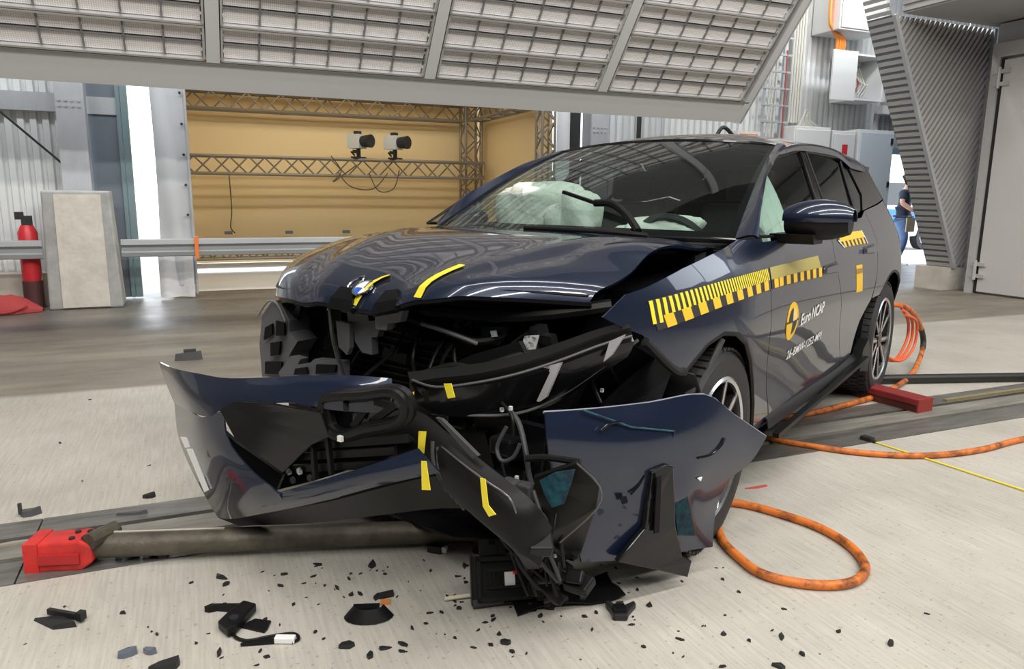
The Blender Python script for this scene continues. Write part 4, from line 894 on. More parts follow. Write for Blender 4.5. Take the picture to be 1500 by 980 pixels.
for c in (0, 20):
    cc = 1 if c == 0 else 19; MB().sheet([[Vector(ws[i][c])-Vector((0, 0, .012)) for i in range(15)], [Vector(ws[i][c])*.55+Vector(ws[i][cc])*.45-Vector((0, 0, .012)) for i in range(15)]], .004).build('black_border', M_pblk, wso)
# cowl and right pillars come from the roof_rail panels; tail gate
rows = []
for i in range(9):
    t = i/8; z = 1.50-1.12*t; xb = cr([(.35, -.80), (.6, -.86), (1.0, -.86), (1.25, -.80), (1.5, -.72)], z); w = min(ys(-.55, z)-.03, .80); rows.append([(xb+.10*(u*u)*1.2, u*w, z) for u in [-1+j/6 for j in range(13)]])
tg = MB().sheet(rows, .02).build('tailgate', M_paint, car, True, 50)
MB().sheet([[(p[0]-.012, p[1]*.86, p[2]) for p in rows[k]] for k in (0, 1, 2)], .006).build('rear_window', M_gls_rear, tg, True, 50)
MB().box(-.93, -.62, -.56, .56, 1.475, 1.505).build('spoiler', M_pblk, tg)
for sg in (1, -1): MB().box(-.875, -.80, sg*.45-.25, sg*.45+.25, .92, 1.0).build('tail_lamp', mat('tail_red', (.35, .01, .01), .2), tg)
bevel(MB().box(-.90, -.55, -.82, .82, .34, .62).build('rear_bumper', M_paint, car), .04, 3)
MB().box(-.75, 2.9, -.80, .80, .20, .30).build('underbody', M_dark, car)
MB().box(-.6, 2.45, -.78, .78, .30, .36).build('cabin_floor', M_int, car)

# ---------------------------------------------------------------- hood
def hood_pt(u, v):
    """u -1 (car's right) .. 1 (left), v 0 (cowl) .. 1 (nose)"""
    xr = 2.66-.18*u*u; xf = 3.585-.20*abs(u)**3.0
    w = cr([(0, .745), (.3, .79), (.7, .775), (.9, .735), (1.0, .70)], v) if u > 0 else cr([(0, .765), (.3, .84), (.7, .86), (.88, .84), (1.0, .77)], v)
    x = xr+(xf-xr)*v; y = w*u
    z = cr([(0, 1.125), (.25, 1.122), (.5, 1.097), (.75, 1.040), (.9, .978), (.97, .930), (1.0, .885)], v)
    z -= (.052 if u > 0 else .036)*abs(u)**2.4
    rg = .30+.48*(1-v); d = abs(u)-rg
    z += .014*math.exp(-(d/.09)**2)*min(1, v*3+.2)*(1-.5*v) - .006*math.exp(-((abs(u)-rg-.16)/.08)**2)
    if u > 0:                                  # left edge has buckled upwards, the nose lip bent up with it
        k = max(0, min(1, (u-.45)/.5)); k = k*k*(3-2*k)
        z += k*(.050*math.exp(-((v-.42)/.22)**2)); y -= .05*k*math.exp(-((v-.55)/.25)**2)
        f = max(0, min(1, (v-.55)/.45)); g = max(0, min(1, u/.55)); g = g*g*(3-2*g); z += g*f*f*(.055+.065*u); x -= .10*f*k
        z += .010*math.sin(9*v+2*u)*k
    return Vector((x, y, z))
U = [-1+2*j/44 for j in range(45)]; Vv = [i/40 for i in range(41)]
hood = MB().sheet([[hood_pt(u, v) for u in U] for v in Vv][::-1], .010).build('hood', M_paint, car, True, 60)
hu = [[hood_pt(u*.97, v)-Vector((0, 0, .022)) for u in U[::2]] for v in [.02+.95*i/16 for i in range(17)]]
MB().sheet(hu, .012).build('hood_liner', M_dark, hood, True)
lip = [hood_pt(u, 1.0)-Vector((.012, 0, .008)) for u in U]; MB().tube(lip, .011, 6).build('hood_lip', M_pblk, hood, True)
def on_hood(u, v, h=.004): return hood_pt(u, v)+Vector((0, 0, h))
def hood_strip(name, pts, wd, m, h=.005):
    P = [on_hood(u, v, h) for u, v in pts]; rows = []
    for i, p in enumerate(P):
        d = (P[min(i+1, len(P)-1)]-P[max(i-1, 0)]).normalized(); q = d.cross(Vector((0, 0, 1))).normalized(); rows.append([p-q*wd/2, p+q*wd/2])
    return MB().sheet(rows, .002).build(name, m, hood)
# emblem: a chrome ring with blue and white quarters, half hidden by tape
Rm = Matrix.Translation(on_hood(-.055, .955, .006)) @ Matrix.Rotation(math.radians(33), 4, 'Y')
em = MB().lathe([(.034, 0), (.041, 0), (.041, .006), (.034, .006)], 28, Rm).build('emblem', M_chrome, hood, True, 40)
for q, mm in enumerate((M_wht, mat('emblem_blue', (.02, .10, .45), .3), M_wht, MATS['emblem_blue'])):
    MB().prism([(0, 0)]+[(.034*math.cos(math.radians(q*90+a)), .034*math.sin(math.radians(q*90+a))) for a in range(0, 91, 15)], 0, .003, 'z', Rm).build('emblem_quarter', mm, em)
loop = [(-.135, .985), (-.16, .95), (-.145, .915), (-.115, .90), (-.10, .925), (-.115, .965)]
ring_tube('chrome_loop', [on_hood(u, v, .005) for u, v in loop], .004, M_chrome, hood)
hood_strip('tape', [(-.062, .999), (-.055, .985), (-.045, .96), (-.03, .93), (-.005, .90), (.02, .885)], .034, M_yel3, .010)
hood_strip('tape', [(.345, .998), (.345, .975), (.35, .95), (.36, .92), (.37, .88), (.385, .83)], .034, M_yel3, .006)
for a in (-.22, .075):   # dark grille cut-outs in the hood nose
    slab('grille_notch', [hood_pt(a, .985)+Vector((.012, 0, .0)), hood_pt(a+.03, .955)+Vector((.010, 0, .006)), hood_pt(a+.11, .955)+Vector((.010, 0, .006)), hood_pt(a+.15, .985)+Vector((.012, 0, 0)), hood_pt(a+.155, 1.0)+Vector((.014, 0, -.012)), hood_pt(a-.005, 1.0)+Vector((.014, 0, -.012))], .02, M_pblk, hood)
# cowl strip between hood and glass
MB().sheet([[(2.69-.20*u*u, .77*u, 1.105-.02*u*u) for u in U[::2]], [(2.60-.18*u*u, .77*u, 1.075) for u in U[::2]]], .01).build('cowl', M_plast, car, True)

# ---------------------------------------------------------------- mirrors
for sg in (1, -1):
    mr = bpy.data.objects.new('door_mirror', None); COL.objects.link(mr); mr.parent = front_door[sg]; mr.location = (2.08, 1.02, 1.17) if sg > 0 else (1.95, -.93, 1.115); mr.empty_display_size = .05
    mrb = mr
    rows = []
    for i in range(13):
        t = i/12; y = sg*(-.11+.25*t); s = math.sin(PI*(.10+.80*t))**.5; rows.append([(.015-.075*math.cos(a)*s-.05*t, y, .014+.074*math.sin(a)*s*(1.0 if math.sin(a) > 0 else .25)) for a in [PI*(-.12+1.24*k/12) for k in range(13)]])
    MB().sheet(rows if sg < 0 else [r[::-1] for r in rows], .006).build('mirror_cap', M_paint, mr, True, 60)
    b = MB(); rows = []
    for i in range(9):
        t = i/8; y = sg*(-.105+.235*t); s = math.sin(PI*(.14+.72*t))**.5; rows.append([(.015-.072*math.cos(a)*s-.05*t, y, .002+.072*math.sin(a)*s) for a in [2*PI*k/16 for k in range(16)]])
    vs = [p for r in rows for p in r]; n = 16; fs = [(i*n+k, i*n+(k+1) % n, (i+1)*n+(k+1) % n, (i+1)*n+k) for i in range(8) for k in range(n)]+[tuple(range(n))[::-1], tuple(range(8*n, 9*n))]
    b.add(vs, fs); b.build('mirror_body', M_plast, mr, True, 50)
    MB().prism([(-.06, -.085), (.06, -.085), (.09, -.045), (-.08, -.045)], sg*-.15, sg*.02, 'y').build('mirror_foot', M_plast, mr)
    # flatten to the rule of three levels: the mirror's pieces hang on the door
    for ch in list(mr.children): ch.parent = front_door[sg]; ch.location = mr.location
    bpy.data.objects.remove(mr)

# ---------------------------------------------------------------- wheels
M_tire = mat('tire_rubber', (.022, .022, .023), .6, bump=(60, .15, (1, 1, 1))); M_rim = mat('rim_silver', (.62, .62, .63), .25, .9); M_rimd = mat('rim_black', (.02, .02, .022), .25, .3)
def wheel(x, sg, rot=0, toe=0, camber=0, z=.37):
    w = bpy.data.objects.new('wheel', None); COL.objects.link(w); w.parent = car; w.location = (x, sg*.82, z); w.empty_display_size = .1
    M = Matrix.Rotation(math.radians(camber)*sg, 4, 'X') @ Matrix.Rotation(toe, 4, 'Z') @ Matrix.Rotation(-sg*PI/2, 4, 'X') @ Matrix.Rotation(rot, 4, 'Z')   # local z -> outboard
    R = .372
    MB().lathe([(.262, -.12), (.30, -.13), (.345, -.128), (.366, -.105), (R, -.05), (R, .05), (.366, .098), (.345, .118), (.30, .122), (.272, .112), (.262, .10)], 56, M).build('tire', M_tire, w, True, 30)
    tr = MB()
    for k in range(56):
        for h in (-.085, -.03, .03, .085):
            a = 2*PI*(k+(.5 if h in (-.03, .085) else 0))/56; tr.box(R-.006, R+.004, -.015, .015, h-.022, h+.022, M @ Matrix.Rotation(a, 4, 'Z'))
    tag(tr.build('tread_blocks', M_tire, w), kind='stuff')
    MB().lathe([(.258, -.11), (.266, -.11), (.266, .10), (.258, .10), (.245, .06), (.235, -.09)], 48, M).build('rim_barrel', M_rimd, w, True, 30)
    MB().lathe([(.252, .098), (.270, .100), (.272, .112), (.262, .118), (.252, .112)], 56, M).build('rim_lip', M_rim, w, True, 40)
    MB().lathe([(0, .075), (.055, .075), (.06, .09), (.052, .105), (0, .108)], 24, M, close=False).build('hub', M_rimd, w, True, 30)
    MB().lathe([(.05, -.02), (.19, -.02), (.19, .0), (.05, .0)], 36, M).build('brake_disc', mat('disc_grey', (.25, .25, .25), .4, .8), w, True, 30)
    for k in range(5):
        for s in (-1, 1):
            a = 2*PI*k/5+s*.13; a1 = 2*PI*k/5+s*.30
            p0 = Vector((.045*math.cos(a), .045*math.sin(a), .098)); p1 = Vector((.258*math.cos(a1), .258*math.sin(a1), .102)); d = (p1-p0).normalized(); q = Vector((-d.y, d.x, 0))
            sp = MB(); vs = [M @ p for p in (p0-q*.015, p0+q*.015, p1+q*.020, p1-q*.020, p0-q*.015-Vector((0, 0, .045)), p0+q*.015-Vector((0, 0, .045)), p1+q*.020-Vector((0, 0, .05)), p1-q*.020-Vector((0, 0, .05)))]
            sp.add(vs, [(0, 1, 2, 3), (7, 6, 5, 4), (0, 4, 5, 1), (1, 5, 6, 2), (2, 6, 7, 3), (3, 7, 4, 0)]); sp.build('spoke', M_rimd, w)
            sf = MB(); vs = [M @ p for p in (p0-q*.004+Vector((0, 0, .002)), p0+q*.010+Vector((0, 0, .002)), p1+q*.012+Vector((0, 0, .002)), p1-q*.004+Vector((0, 0, .002)))]
            slb = vs+[v-(M.to_3x3() @ Vector((0, 0, .004))) for v in vs]; sf.add(slb, [(0, 1, 2, 3), (7, 6, 5, 4), (0, 4, 5, 1), (1, 5, 6, 2), (2, 6, 7, 3), (3, 7, 4, 0)]); sf.build('spoke_face', M_rim, w)
    return w
wheel(0, 1, .2); wheel(0, -1, .5); wheel(2.76, 1, .35, toe=math.radians(2), camber=-1); wheel(2.85, -1, .1)

# ---------------------------------------------------------------- markings on the left side
zt = lambda x: cr([(1.60, 1.008), (2.2, 1.002), (2.8, .990), (3.26, .962)], x); zb = lambda x: cr([(1.55, .905), (2.2, .916), (2.8, .905), (3.22, .868)], x)
zm = lambda x: zt(x)*.45+zb(x)*.55
ms = decal('marking_strip', [[(x, zb(x)) for x in (3.215, 3.0, 2.8, 2.5, 2.35)]+[(x, zt(x)) for x in (2.35, 2.5, 2.8, 3.0, 3.255)]], M_mblk, car)
decal('marking_strip', [[(x, zb(x)) for x in (2.325, 2.0, 1.8, 1.575)]+[(x, zt(x)) for x in (1.64, 1.8, 2.0, 2.325)]], M_mblk, car)
fine = []; x = 3.25; st = .034
while x > 2.36:
    w = st*.5; long = len(fine) < 3
    fine.append([(x-.012, zm(x)-(.02 if long else 0)), (x-.012-w, zm(x)-(.02 if long else 0)), (x-w, zt(x)-.001), (x, zt(x)-.001)]); x -= st; st = max(.020, st*.975)
decal('fine_bars', fine, M_yel3, ms, .003)
decal('solid_band', [[(2.325, zm(2.325)), (2.0, zm(2.0)), (1.615, zm(1.6)), (1.645, zt(1.645)), (2.0, zt(2.0)), (2.325, zt(2.325))]], M_olive, ms, .003)
for k in range(17):
    x = 3.185-k*.0958; s = .018*max(0, 1-k/9)
    if abs(x-2.36) < .05: x -= .03
    decal('yellow_block', [[(x-s, zb(x)+.002), (x-s-.050, zb(x-.05)+.002), (x-.050, zm(x-.05)-.001), (x, zm(x)-.001)]], M_yel2, ms, .0032)
r2 = decal('marking_strip', [[(1.13, 1.022), (.63, 1.022), (.69, 1.088), (1.19, 1.086), (1.25, 1.06)]], M_mblk, car)
decal('solid_band', [[(1.215, 1.052), (.66, 1.056), (.69, 1.094), (1.19, 1.09)]], M_yel2, r2, .003)
for k in range(6): decal('yellow_block', [[(1.135-k*.082, 1.022), (1.095-k*.082, 1.022), (1.115-k*.082, 1.053), (1.155-k*.082, 1.053)]], M_yel2, r2, .003)
decal('white_edge', [[(1.155, 1.02), (1.14, 1.02), (1.225, 1.06), (1.245, 1.06)], [(.645, 1.02), (.63, 1.02), (.69, 1.094), (.705, 1.094)]], M_wht, r2, .0034)
decal('yellow_label', [[(.905, .765), (.77, .762), (.80, .912), (.935, .915)]], M_yel2, car)
decal('label_patch', [[(.925, .868), (.80, .866), (.803, .893), (.93, .895)]], mat('label_brown', (.36, .22, .06), .5), car, .003)
cxm, czm, rm_ = 2.033, .752, .083
circ = lambda r, a0, a1, n=12: [(cxm-r*math.cos(math.radians(a0+(a1-a0)*i/n)), czm+r*math.sin(math.radians(a0+(a1-a0)*i/n))) for i in range(n+1)]
tgm = decal('round_target', [circ(rm_, 0, 345, 23)], M_yel2, car, .002)
decal('target_quarter', [circ(.058, 92, 178)+[(cxm-.0, czm+.002)]], M_mblk, tgm, .0035); decal('target_quarter', [circ(.058, 272, 358)+[(cxm-.0, czm-.002)]], M_mblk, tgm, .0035)
decal('target_line', [[(cxm+rm_, czm-.004), (cxm-rm_, czm-.004), (cxm-rm_, czm+.004), (cxm+rm_, czm+.004)]], M_mblk, tgm, .0033)
decal('target_pale_quarter', [circ(.058, 2, 88)+[(cxm, czm)]], mat('marker_pale', (.88, .66, .22), .45), tgm, .0034)  # paler yellow upper quarter of the printed target
side_text('lettering', 'Euro NCAP', 1.905, .715, .365, .06, .072, M_wht, car, .0016)
side_text('lettering', '26-BMW-1252-MP1', 2.02, .578, .535, .03, .056, M_wht, car, .0006)
# ---------------------------------------------------------------- the crushed front end
Dt = DATA
# dark cavity: bulkhead, towers, engine lump
MB().box(2.40, 2.50, -.74, .74, .28, 1.06).build('bulkhead', M_dark, car)
for sg in (1, -1):
    MB().prism([(2.5, .5), (3.10, .5), (3.16, .72), (3.0, .95), (2.5, 1.02)], sg*.56, sg*.74, 'y').build('inner_wing', M_dark, car)
    bevel(MB().box(2.50, 3.45 if sg < 0 else 3.30, sg*.52-.05, sg*.52+.05, .42, .56).build('chassis_rail', M_dark, car), .01)
bevel(MB().box(2.55, 3.18, -.46, .40, .34, .86).build('drive_unit', M_dark, car), .05, 2)
MB().sheet([[(2.55+.66*t, -.60+1.2*u, .93-.05*t+.02*math.sin(8*u)) for u in [k/8 for k in range(9)]] for t in [k/6 for k in range(7)]], .02).build('bay_cover', M_dark, car, True)
slab('radiator', [(3.24, -.62, .40), (3.24, .34, .40), (3.24, .34, .84), (3.24, -.62, .84)], .04, M_dark, car)
rad = MB()
for k in range(14): rad.box(3.25, 3.258, -.60, .32, .43+k*.028, .436+k*.028)
rad.build('radiator_fins', M_plast, car)
pipe('cross_member', [(3.42, -.62, .86), (3.44, -.2, .885), (3.42, .2, .88), (3.36, .5, .89), (3.22, .74, .93)], .022, M_plast, car)
M_grb = mat('bracket_grey', (.12, .12, .13), .45)
slab('latch_bracket', Dt['latch'], .03, M_grb, car); slab('latch_bracket', Dt['latch2'], .02, M_grb, car); slab('latch_bracket', Dt['latch3'], .03, mat('bracket_light', (.22, .22, .235), .45), car)
hb = slab('lamp_bracket', Dt['hlbkt_out'], .10, M_grb, car)
for k in (1, 2, 3, 4): slab('bracket_recess', Dt['hlbkt_h%d' % k], .01, M_dark, hb)
pipe('bracket_edge', [Vector(p)+Vector((.02, 0, 0)) for p in (Dt['hlbkt_out'][0], Dt['hlbkt_out'][1], Dt['hlbkt_out'][2], Dt['hlbkt_out'][3])], .004, mat('edge_pale', (.25, .25, .26), .4), hb, 3)
lb = slab('lower_bracket', Dt['lowbkt'], .04, M_grb, car)
for k in (1, 2): slab('bracket_recess', Dt['lowbkt_h%d' % k], .01, M_dark, lb)
slab('torn_liner', Dt['fang'], .01, M_dark, car); slab('air_guide', Dt['blackcol'], .03, M_dark, car)
slab('engine_trim', Dt['engine_cover'], .03, M_plast, car)
pipe('brace_rod', Dt['strut'], .016, M_plast, car); pipe('brace_rod', Dt['rod'], .008, mat('rod_grey', (.22, .22, .23), .35, .4), car)
cp_ = slab('fluid_cap', Dt['cap'], .02, mat('cap_teal', (.015, .04, .05), .4), car); slab('cap_mark', Dt['capdot'], .005, M_wht, cp_)
slab('paper_sticker', Dt['sticker'], .004, mat('sticker_grey', (.55, .57, .57), .6, noise=(60, (.12, .13, .13), (.42, .5), (1, 1, 1))), car)
slab('air_duct', Dt['duct'], .02, M_plast, car)
rnd2 = random.Random(3)
for k in range(26):      # brackets, plugs and torn ribs inside the opened nose
    x = rnd2.uniform(3.05, 3.42); y = rnd2.uniform(-.5, .62); z = rnd2.uniform(.44, .86)
    Mx = Matrix.Translation((x, y, z)) @ Euler((rnd2.uniform(-.6, .6), rnd2.uniform(-.6, .6), rnd2.uniform(-.6, .6))).to_matrix().to_4x4()
    b = MB(); s = rnd2.uniform(.03, .08); b.box(-.012, .012, -s, s, -s*.35, s*.35, Mx).box(-.02, .02, -s*.3, s*.3, s*.2, s*.7, Mx); b.build('torn_bracket', M_plast if k % 3 else M_grypl, car)
for k in range(8):
    y = rnd2.uniform(-.4, .6); pts = [(3.3, y, .86), (3.38+rnd2.uniform(0, .1), y+rnd2.uniform(-.1, .1), .72), (3.36+rnd2.uniform(0, .15), y+rnd2.uniform(-.15, .15), .56), (3.3, y+rnd2.uniform(-.2, .2), .46)]
    pipe('harness_wire', pts, .007, M_plast, car)
pipe('hanging_cable', Dt['cableA'], .008, M_plast, car); MB().cbox(Dt['cableA'][0], (.014, .014, .02)).build('cable_plug', MATS['sticker_grey'], car)
# left headlamp, torn forward
hl = skin('headlamp', Dt['hl_face'], .02, M_pblk, car); skin('lamp_top', Dt['hl_top'], .03, M_plast, hl)
slab('lamp_nose', Dt['hl_nose'], .02, M_plast, hl)
pipe('lamp_rim', Dt['hl_edge'], .004, mat('rim_grey', (.07, .07, .07), .3), hl); pipe('lamp_rim', Dt['hl_low'], .005, MATS['rim_grey'], hl); pipe('lamp_rim', Dt['hl_up'], .010, M_plast, hl)
M_blade = mat('lamp_blade', (.42, .42, .44), .25)
slab('light_blade', Dt['blade1'], .01, M_blade, hl); slab('light_blade', Dt['blade2'], .01, M_blade, hl); slab('lamp_pod', Dt['hl_pod'], .01, mat('pod_blue', (.008, .012, .03), .12), hl)
slab('wheel_liner', Dt['liner'], .03, M_plast, car, bev=.006); pipe('fender_edge', Dt['arch_edge'], .014, M_plast, car); pipe('liner_rod', Dt['linerrod'], .011, M_grypl, car)
slab('liner_sheet', [(3.10, .60, .45), (3.30, .62, .50), (3.28, .78, .86), (3.05, .82, .74)], .02, M_dark, car)
# right bumper half
bc = skin('bumper_cover', Dt['bump_top'], .006, M_paint, car)
skin('bumper_side', Dt['bump_side'], .006, M_paint, bc); skin('bumper_lower', Dt['bump_low'], .006, M_paint, bc); skin('bumper_apron', Dt['bump_under'], .006, M_plast, bc)
slab('white_slit', Dt['slit1'], .004, M_wht, bc); slab('white_slit', Dt['slit2'], .004, M_wht, bc); slab('mount_hole', Dt['hole'], .004, M_wht, bc)
slab('gloss_insert', Dt['insert'], .012, M_pblk, bc, bev=.003); slab('gloss_insert', Dt['insert2'], .012, M_pblk, bc)
slab('grille_back', Dt['lowgrille'], .01, M_dark, bc)
for k in range(3): MB().beam(*Dt['lgbar%d' % k], .012, .022).build('grille_bar', M_plast, bc)
for k in range(2): MB().beam(*Dt['lgpost%d' % k], .014, .014).build('grille_bar', M_plast, bc)
for k, p in enumerate(Dt['honey']): MB().cyl(Vector(p), Vector(p)+Vector((.006, 0, 0)), .012, 6).build('broken_comb', MATS['sticker_grey'] if k % 2 else M_grypl, bc)
kr = ring_tube('grille_ring', Dt['ring'], .014, M_plast, car); ring_tube('grille_ring_rim', [Vector(p)+Vector((-.02, 0, 0)) for p in Dt['ring']], .020, M_plast, kr)
slab('grille_ring_back', Dt['ringback'], .02, M_plast, kr)
for k in range(9):
    a = Vector(Dt['ring'][k % 11]); b = Vector(Dt['ring'][(k*4+3) % 11]); MB().beam(a*.8+b*.2-Vector((.03, 0, 0)), a*.3+b*.7-Vector((.05, 0, 0)), .012, .02).build('ring_strut', M_plast, kr)
MB().cbox(Vector(Dt['ring'][8])+Vector((.02, .02, .005)), (.01, .016, .016)).build('ring_clip', M_wht, kr)
# bent bumper beam
bb = skin('bumper_beam', [[Vector(p)+Vector((0, 0, .055)) for p in Dt['beam']], [Vector(p)+Vector((.03, 0, .03)) for p in Dt['beam']], [Vector(p)+Vector((.03, 0, -.03)) for p in Dt['beam']], [Vector(p)+Vector((0, 0, -.06)) for p in Dt['beam']]], .03, mat('beam_grey', (.009, .009, .0095), .38, spec=.2), car, 4, 30)
pipe('beam_edge', Dt['beamedge'], .003, mat('edge_metal', (.14, .14, .14), .3, .6), bb, 3)
slab('tow_bracket', Dt['strapA'], .012, M_grypl, bb)
for k in range(4):
    p = Vector(Dt['beam'][3])+Vector((.03, .02*k, -.012*k)); pipe('beam_strap', [p+Vector((.02, -.02, .06)), p+Vector((.035, 0, 0)), p+Vector((.02, .035, -.07))], .006, M_grypl, bb, 4)
for k in range(9):
    c_ = Vector(Dt['beam'][3]).lerp(Vector(Dt['beam'][6]), k/8)+Vector((rnd2.uniform(-.02, .03), rnd2.uniform(-.02, .05), rnd2.uniform(-.03, .04))); s_ = rnd2.uniform(.02, .035)
    Mx = Matrix.Translation(c_) @ Euler((rnd2.uniform(-1, 1), rnd2.uniform(-1, 1), rnd2.uniform(-1, 1))).to_matrix().to_4x4(); bevel(MB().box(-s_, s_, -s_*1.4, s_*1.4, -s_*.6, s_*.6, Mx).build('crushed_chunk', M_plast, bb), .006)
# left bumper corner over the wheel
co = skin('bumper_corner', Dt['corner'], .006, M_paint, car)
it = slab('intake_frame', Dt['intake'], .02, M_pblk, co, bev=.004); slab('intake_slot', Dt['intakeslot'], .004, M_dark, it)
slab('bolt_hole', Dt['bolthole'], .003, M_dark, co); slab('paint_chip', Dt['whitechip'], .004, M_wht, co)
MB().tube([Vector(p)-Vector((.0, .012, 0)) for p in Dt['tealline']], .003, 6).build('scuff_line', M_teal2, co)
for k in (1, 2, 3): pipe('scratch', [Vector(p)-Vector((0, .010, 0)) for p in Dt['scratch%d' % k]], .0035, M_pblk, co); slab('scuff_patch', [Vector(p)-Vector((0, .004, 0)) for p in Dt['scuff1']], .003, M_teal2, co)
pipe('panel_edge', [Vector(p) for p in Dt['corner'][0]], .004, mat('edge_bare', (.25, .27, .30), .4), co, 3)
dp = slab('brake_duct', Dt['duct_panel'], .015, mat('duct_olive', (.010, .0095, .008), .32, spec=.3), car, bev=.003); slab('scuff_patch', Dt['duct_scuff'], .004, M_teal2, dp)
pipe('duct_rim', Dt['duct_edge'], .0025, MATS['edge_metal'], dp, 3); pipe('duct_bar', Dt['duct_bar'], .010, M_plast, dp)
for k in range(11):
    pipe('harness_wire', Dt['wire%d' % k], .006 if k not in (0, 3) else .008, M_grypl if k in (0, 3, 1) else M_plast, car)
for k in range(12):
    y = .60+.02*k; p0 = Vector((3.70-.01*k, rnd2.uniform(.58, .84), rnd2.uniform(.34, .56))); p3 = Vector((3.62, rnd2.uniform(.72, .84), rnd2.uniform(.10, .22)))
    pipe('harness_wire', [p0, p0.lerp(p3, .3)+Vector((rnd2.uniform(0, .05), rnd2.uniform(-.06, .06), .0)), p0.lerp(p3, .7)+Vector((rnd2.uniform(0, .05), rnd2.uniform(-.06, .06), .02)), p3], rnd2.choice((.004, .005, .006)), M_plast if k % 4 else M_grypl, car)
for k in range(10):
    c_ = Vector((rnd2.uniform(3.54, 3.62), rnd2.uniform(.72, .86), rnd2.uniform(.08, .34))); s_ = rnd2.uniform(.018, .04)
    Mx = Matrix.Translation(c_) @ Euler((rnd2.uniform(-1, 1), rnd2.uniform(-1, 1), rnd2.uniform(-1, 1))).to_matrix().to_4x4(); bevel(MB().box(-s_, s_, -s_*1.3, s_*1.3, -s_*.5, s_*.5, Mx).build('crushed_chunk', M_plast, car), .006)
for p in Dt['plugs']: MB().cbox(p, (.008, .009, .011)).build('cable_plug', MATS['sticker_grey'], car)
for p in Dt['conn']: bevel(MB().cbox(p, (.04, .05, .05)).build('connector', M_grypl, car), .006)
for k, (p, s) in enumerate((((3.62, .46, .60), .05), ((3.60, .62, .55), .06), ((3.55, .60, .42), .07), ((3.58, .70, .35), .05), ((3.50, .55, .32), .08), ((3.45, .66, .50), .08), ((3.40, .40, .45), .09))):
    bevel(MB().cbox(p, (s, s*1.4, s*.9), None).build('crushed_part', M_plast, car), .01)
slab('crushed_panel', [(3.52, .42, .60), (3.58, .75, .62), (3.50, .80, .20), (3.46, .50, .16)], .02, M_dark, car)
slab('crushed_panel', [(3.45, -.05, .40), (3.55, .50, .55), (3.48, .55, .22), (3.42, -.05, .22)], .02, M_dark, car)
slab('undertray', [(3.30, -.45, .09), (3.42, -.40, .08), (3.48, .30, .12), (3.30, .60, .12), (3.0, .6, .17), (3.0, -.5, .17)], .012, M_plast, car)
for k in ('tape1', 'tape2', 'tape3', 'tape3b', 'tape4'): slab('tape', Dt[k], .002, M_yel3, car)

# ---------------------------------------------------------------- cabin
MB().prism([(2.62, .70), (2.60, 1.05), (2.25, 1.085), (2.12, 1.02), (2.10, .70)], -.74, .74, 'y').build('dashboard', M_int, car)
MB().box(1.98, 2.14, -.66, .66, .995, 1.045).build('dash_screen', M_int, car)
for sg in (1, -1):
    s = MB().prism([(1.35, .45), (1.90, .48), (1.90, .62), (1.40, .66)], sg*.37-.24, sg*.37+.24, 'y').prism([(1.12, .62), (1.36, .62), (1.16, 1.22), (1.02, 1.24)], sg*.37-.24, sg*.37+.24, 'y').prism([(1.0, 1.25), (1.10, 1.25), (1.07, 1.42), (.98, 1.42)], sg*.37-.13, sg*.37+.13, 'y')
    bevel(s.build('seat', M_int, car), .03, 2)
bevel(MB().box(-.1, .42, -.62, .62, .45, .66).prism([(-.12, .62), (.10, .62), (-.14, 1.25), (-.26, 1.25)], -.62, .62, 'y').build('rear_bench', M_int, car), .03)
MB().box(-.30, -.26, -.66, .66, .40, 1.22).build('rear_divider', M_int, car)
MB().sheet([[(1.42-1.9*t, -.56+1.12*u, roofz(1.42-1.9*t, -.56+1.12*u)-.035) for u in [k/6 for k in range(7)]] for t in [k/8 for k in range(9)]], .01).build('head_liner', M_int, car, True)
Mst = Matrix.Translation((2.0, .37, 1.02)) @ Matrix.Rotation(math.radians(-62), 4, 'Y')
stw = MB().lathe([(.165, -.015), (.185, -.02), (.20, 0), (.185, .02), (.165, .015)], 28, Mst).build('steering_wheel', M_int, car, True)
MB().lathe([(0, -.02), (.06, -.02), (.06, .02), (0, .02)], 16, Mst, close=False).box(-.17, .17, -.02, .02, -.01, .01, Mst).build('steering_hub', M_int, stw)
def blob(name, c, r, m, seed, parent, sq=1.0, rough=.10):
    rr = random.Random(seed); ph = [(rr.uniform(0, 6), rr.uniform(2, 5), rr.uniform(2, 5)) for _ in range(5)]; rows = []
    for i in range(17):
        a = -PI/2+PI*i/16; row = []
        for j in range(25):
            b = 2*PI*j/24; k = 1+rough*sum(math.sin(p+f*a*1.0+g*b) if True else 0 for p, f, g in [(p, f, round(g)) for p, f, g in ph])/2.2
            ca = math.copysign(abs(math.cos(a))**sq, math.cos(a)); row.append((c[0]+r[0]*ca*math.cos(b)*k, c[1]+r[1]*ca*math.sin(b)*k, c[2]+r[2]*math.copysign(abs(math.sin(a))**sq, math.sin(a))*k))
        rows.append(row)
    b = MB(); vs = [p for r_ in rows for p in r_]; n = 25
    b.add(vs, [(i*n+j, i*n+j+1, (i+1)*n+j+1, (i+1)*n+j) for i in range(16) for j in range(24)]); return b.build(name, m, parent, True, 180)
blob('airbag', (2.10, -.31, 1.19), (.19, .25, .135), M_fab, 5, car, .6, .09); blob('airbag', (2.14, -.10, 1.17), (.13, .13, .12), M_fab, 9, car, .7, .12)
blob('airbag', (2.03, .33, 1.09), (.09, .20, .075), M_fab, 12, car, .7, .16); blob('airbag', (2.10, .20, 1.08), (.06, .08, .05), M_fab, 15, car, .8, .2)
rows = []
for i in range(13):
    t = i/12; row = []
    for j in range(15):
        u = j/14; x = 2.12-.40*u; zt_ = min(1.45, 1.08+(2.26-x)*.56); z = zt_-t*(zt_-1.05)
        row.append((x, ys(x, z)-.085+.014*math.sin(u*20+t*3), z))
    rows.append(row)
